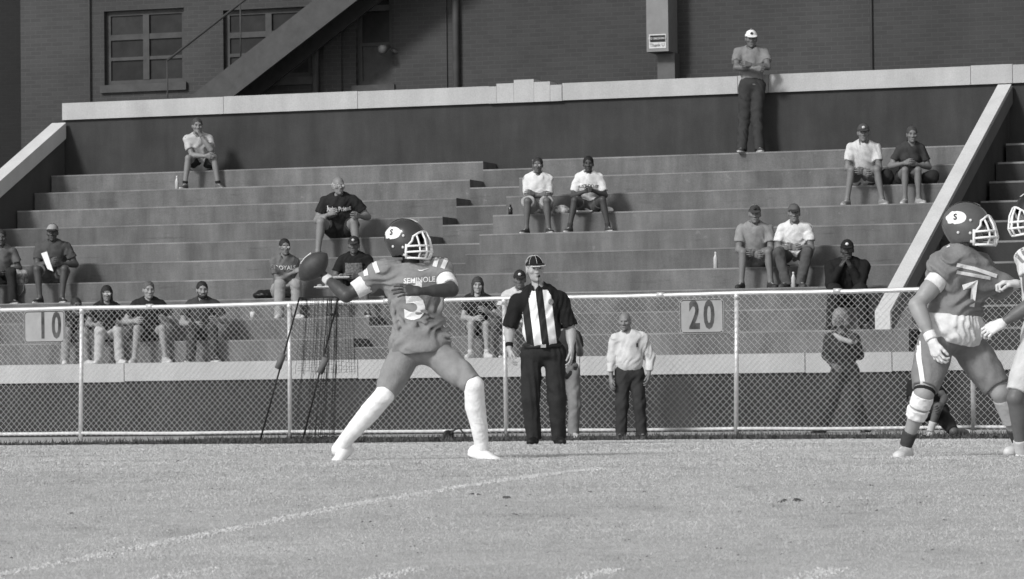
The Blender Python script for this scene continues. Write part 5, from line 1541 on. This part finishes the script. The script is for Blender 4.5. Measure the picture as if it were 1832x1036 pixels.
decal_text("lettering", "Judas Priest", .098, c, -p['R'], nrm(p['U'] + .0), p['Fw'], p['bvh'], plain(.55), p['shirt'], .004, .80, lift=.008)
p = seated(501, 8, "dark haired woman with folded arms and grey printed tee", yaw=12, hyaw=18, lean=10, spread=.13, skin=.17, hair='tied', hairg=.02, topg=.13, fem=True, arms='cross', bottom='pants', botg=.30, glasses=.5, shoeg=.5, s=1.02, g=1.08, hcurl=(50, 50))
decal_text("lettering", "ROYALS", .085, p['J']['pel'] + p['U'] * .36 + p['Fw'] * .2, -p['R'], p['U'], p['Fw'], p['bvh'], plain(.5), p['shirt'], .002, lift=.01)
p = seated(632, 8, "man in dark cap and black printed tee with a snack tray", yaw=-10, hyaw=-4, lean=14, spread=.24, skin=.11, topg=.016, botg=.03, cap=.03, brim=.05, capmark=.6, hairg=.02, arms=((-.10, .34, .18), (.14, .34, .18)), g=1.14, s=1.03, shoeg=.03, belly=.4)
V, F = grid2(-.13, .13, -.08, .09, 6, 5)
decal("print_panel", V, F, p['J']['pel'] + p['U'] * .33 + p['Fw'] * .2, -p['R'], p['U'], p['Fw'], p['bvh'], mat("faded_print", .13, .8, .6, 40), p['shirt'], .006)
def tray(c, label, items=4, seed=1):
    r = random.Random(seed); root = empty("snack_tray", c, label, "food tray")
    b_ = MB(); b_.hexa([c + np.array(q) for q in ((-.11, -.07, 0), (.11, -.07, 0), (.11, .07, 0), (-.11, .07, 0), (-.14, -.09, .012), (.14, -.09, .012), (.14, .09, .012), (-.14, .09, .012))]); 
    for (a, b2) in (((-.14, -.09), (.14, -.09)), ((.14, -.09), (.14, .09)), ((.14, .09), (-.14, .09)), ((-.14, .09), (-.14, -.09))): b_.tube([c + np.array((*a, .02)), c + np.array((*b2, .02))], .009, 5)
    b_.build("tray", plain(.65), root)
    for k in range(items):
        q = c + np.array([r.uniform(-.09, .09), r.uniform(-.04, .04), .03])
        V, F, _ = sdf_mesh([ell(q, I3, (r.uniform(.025, .045), .03, r.uniform(.02, .04)), k=.01)], .008, wr=.004, wl=.04); mk("snack", V, F, plain(r.choice((.08, .3, .55)), .8), root)
tray(p['L'](.16, .40, .155), "white snack tray on the lap of the man in the dark cap", 3, 5)
tray(p['L'](.40, .36, .02), "white snack tray resting beside the man in the dark cap", 3, 6)
c = on_row(466, 8, .12); V, F, _ = sdf_mesh([ell(c + np.array([0, 0, .05]), I3, (.17, .10, .06), 0, ((c, -ZUP),)), cone(c + np.array([-.08, 0, .1]), c + np.array([.1, 0, .1]), .03, .03)], .01, wr=.006)
tag(mk("handbag", V, F, plain(.012, .35), None), "black leather handbag beside the woman with folded arms", "bag")
c = on_row(446, 9, .1); b_ = MB(); b_.lathe([(0, .03), (.11, .042), (.112, .03)], c, ZUP, 12); tag(b_.build("paper_cup", plain(.6), None, smooth=True), "white paper cup on the row left of the kicking net", "cup")
seated(848, 10, "girl with long hair in dark tee sitting behind the fence", yaw=2, lean=8, spread=.12, skin=.30, hair='long', hairg=.045, topg=.02, fem=True, botg=.04, leg=.5, arms=((-.12, .36, .26), (.06, .36, .16)), shoeg=.55, sock=.5, sockt=.1, s=.97)
seated(921, 10, "man in pale tee with cap sitting behind the referee's shoulder", yaw=0, lean=6, skin=.13, topg=.5, botg=.16, cap=.03, brim=.03, capmark=.7, hairg=.02, arms='knees', shoeg=.04, s=1.06, spread=.2, back=.2)
p = seated(960, 4, "woman in white top with folded arms, left of the two in white", yaw=-4, lean=12, spread=.17, skin=.11, hair='tied', hairg=.03, topg=.62, sleeve=.8, fem=True, g=1.2, belly=.3, botg=.33, leg=.95, arms=((.04, .30, .20), (-.04, .32, .18)), shoeg=.04, glasses=.3, s=1.0)
p = seated(1050, 4, "woman in white slogan tee, right of the two in white", yaw=-2, lean=16, spread=.27, fspread=.29, skin=.055, hair='tied', hairg=.012, topg=.64, sleeve=.75, fem=True, g=1.05, botg=.10, leg=.6, arms=((-.07, .34, .22), (.06, .34, .21)), shoeg=.05, soleg=.6, sock=.05, sockt=.15, s=1.0, hcurl=(55, 55))
decal_text("lettering", "JUST DO IT", .062, p['J']['pel'] + p['U'] * .34 + p['Fw'] * .2, -p['R'], p['U'], p['Fw'], p['bvh'], plain(.04), p['shirt'], .001, lift=.008, arc=1.2)
tray(on_row(1042, 4, .03) + np.array([0, -.02, 0]), "snack tray on the row under the woman in the slogan tee", 5, 2)
c = on_row(1003, 4, .05); V, F, _ = sdf_mesh([ell(c + np.array([0, 0, .05]), I3, (.13, .09, .07), 0, ((c, -ZUP),))], .01, wr=.008); tag(mk("patterned_bag", V, F, mat("spotted_cloth", .35, .8, 1.0, 14), None), "black and white patterned bag between the two women in white", "bag")
c = on_row(1087, 4, .03); V, F, _ = sdf_mesh([ell(c + np.array([0, 0, .035]), I3, (.085, .07, .045), 0, ((c, -ZUP),)), ell(c + np.array([.02, -.07, .015]), I3, (.07, .06, .012))], .008); tag(mk("white_cap", V, F, plain(.7), None), "white cap lying on the row right of the two women", "cap")
bottle(on_row(911, 4, .08), .16, .034, plain(.012, .2, .5), "dark soda bottle left of the two women in white", capm=.02)
p = seated(1543, 3, "man in white tee and dark cap at the upper right", yaw=-4, lean=18, spread=.22, fspread=.24, skin=.17, topg=.55, botg=.13, leg=.75, cap=.07, brim=.05, capmark=.6, hairg=.04, arms='clasp', s=1.08, shoeg=.2, soleg=.5)
seated(1622, 3, "woman in dark top with crossed leg beside the man in white tee", yaw=2, lean=20, side=-4, spread=.10, skin=.16, hair='tied', hairg=.05, fem=True, topg=.045, botg=.05, leg=.5, arms=((-.10, .30, .18), (.10, .32, .20)), shoeg=.3, s=1.02)
c = on_row(1585, 3, .1); V, F, _ = sdf_mesh([ell(c + np.array([0, 0, .11]), I3, (.11, .09, .14), 0, ((c, -ZUP),))], .011, wr=.01); tag(mk("backpack", V, F, plain(.02, .8), None), "dark backpack between the man in white tee and the woman", "bag")
c = on_row(1662, 3, .1); V, F, _ = sdf_mesh([ell(c + np.array([0, 0, .08]), I3, (.14, .10, .10), 0, ((c, -ZUP),)), ell(c + np.array([.06, 0, .15]), I3, (.08, .07, .06))], .011, wr=.01); tag(mk("duffel_bag", V, F, plain(.02, .8), None), "dark duffel bag right of the woman near the parapet", "bag")
seated(1346, 7, "man in grey polo and white fronted cap with clasped hands", yaw=-2, lean=18, spread=.21, fspread=.2, skin=.17, topg=.25, botg=.20, leg=.6, cap=.05, brim=.06, capmark=.02, hairg=.2, arms='clasp', s=1.05, g=1.1, shoeg=.03, soleg=.05)
seated(1420, 7, "man in white tee and sunglasses cap with clasped hands", yaw=-10, hyaw=0, lean=16, spread=.23, fspread=.10, skin=.17, topg=.64, bottom='pants', botg=.085, cap=.10, brim=.04, hairg=.05, arms=((-.03, .32, .16), (.05, .32, .15)), s=1.04, g=1.02, shoeg=.05, soleg=.1)
bottle(on_row(1278, 7, .06), .24, .034, M_BOT, "clear water bottle left of the man in grey polo")
bottle(on_row(1409, 8, .3), .23, .034, M_BOT, "clear water bottle on the step in front of the white tee man")
seated(1512, 9, "person in dark hoodie and light topped cap holding a phone up", yaw=-6, lean=16, spread=.2, skin=.05, top='long', topg=.014, bottom='pants', botg=.02, cap=.02, capmark=.75, hairg=.02, arms=((-.04, .30, .42), (.08, .30, .42)), g=1.3, s=1.1, shoeg=.02, soleg=.02)
seated(1668, 8, "person in dark clothes partly hidden between parapet and lineman", yaw=-8, lean=14, skin=.06, top='long', topg=.03, bottom='pants', botg=.03, hairg=.02, arms='lap', shoeg=.03)
# ---- man standing on the top row against the back wall
z = row_z(1); c = hit_v(1346, 200, VW - .32); base = B(c[0], VW - .32, z); s = 1.12
def SB(r, f, zz): return base + np.array([-r, 0, 0]) * s + np.array([0, -f, 0]) * s + ZUP * zz * s
J = dict(pel=SB(0, -.02, .95), nec=SB(.0, -.10, 1.47), head=SB(.0, -.06, 1.61), sh=[SB(-.19, -.10, 1.42), SB(.19, -.10, 1.42)], el=[SB(-.22, .08, 1.20), SB(.22, .08, 1.20)], wr=[SB(.02, .20, 1.22), SB(-.02, .22, 1.17)],
         hip=[SB(-.09, 0, .92), SB(.09, 0, .92)], kn=[SB(-.06, .05, .50), SB(.12, .04, .50)], an=[SB(-.08, .12, .088), SB(.16, .14, .088)], toe=[SB(-.10, .30, .05), SB(.20, .3, .05)])
person(J, fdir(2, -6), "man in white cap standing with crossed arms against the back wall", None, skin=.13, hairg=.05, cap=.72, brim=.72, capmark=.02, top='tee', topg=.20, bottom='pants', botg=.042, flare=1.04, hem=-.02, shoeg=.06, soleg=.55, s=s, vox=.0125, hcurl=(50, 50))
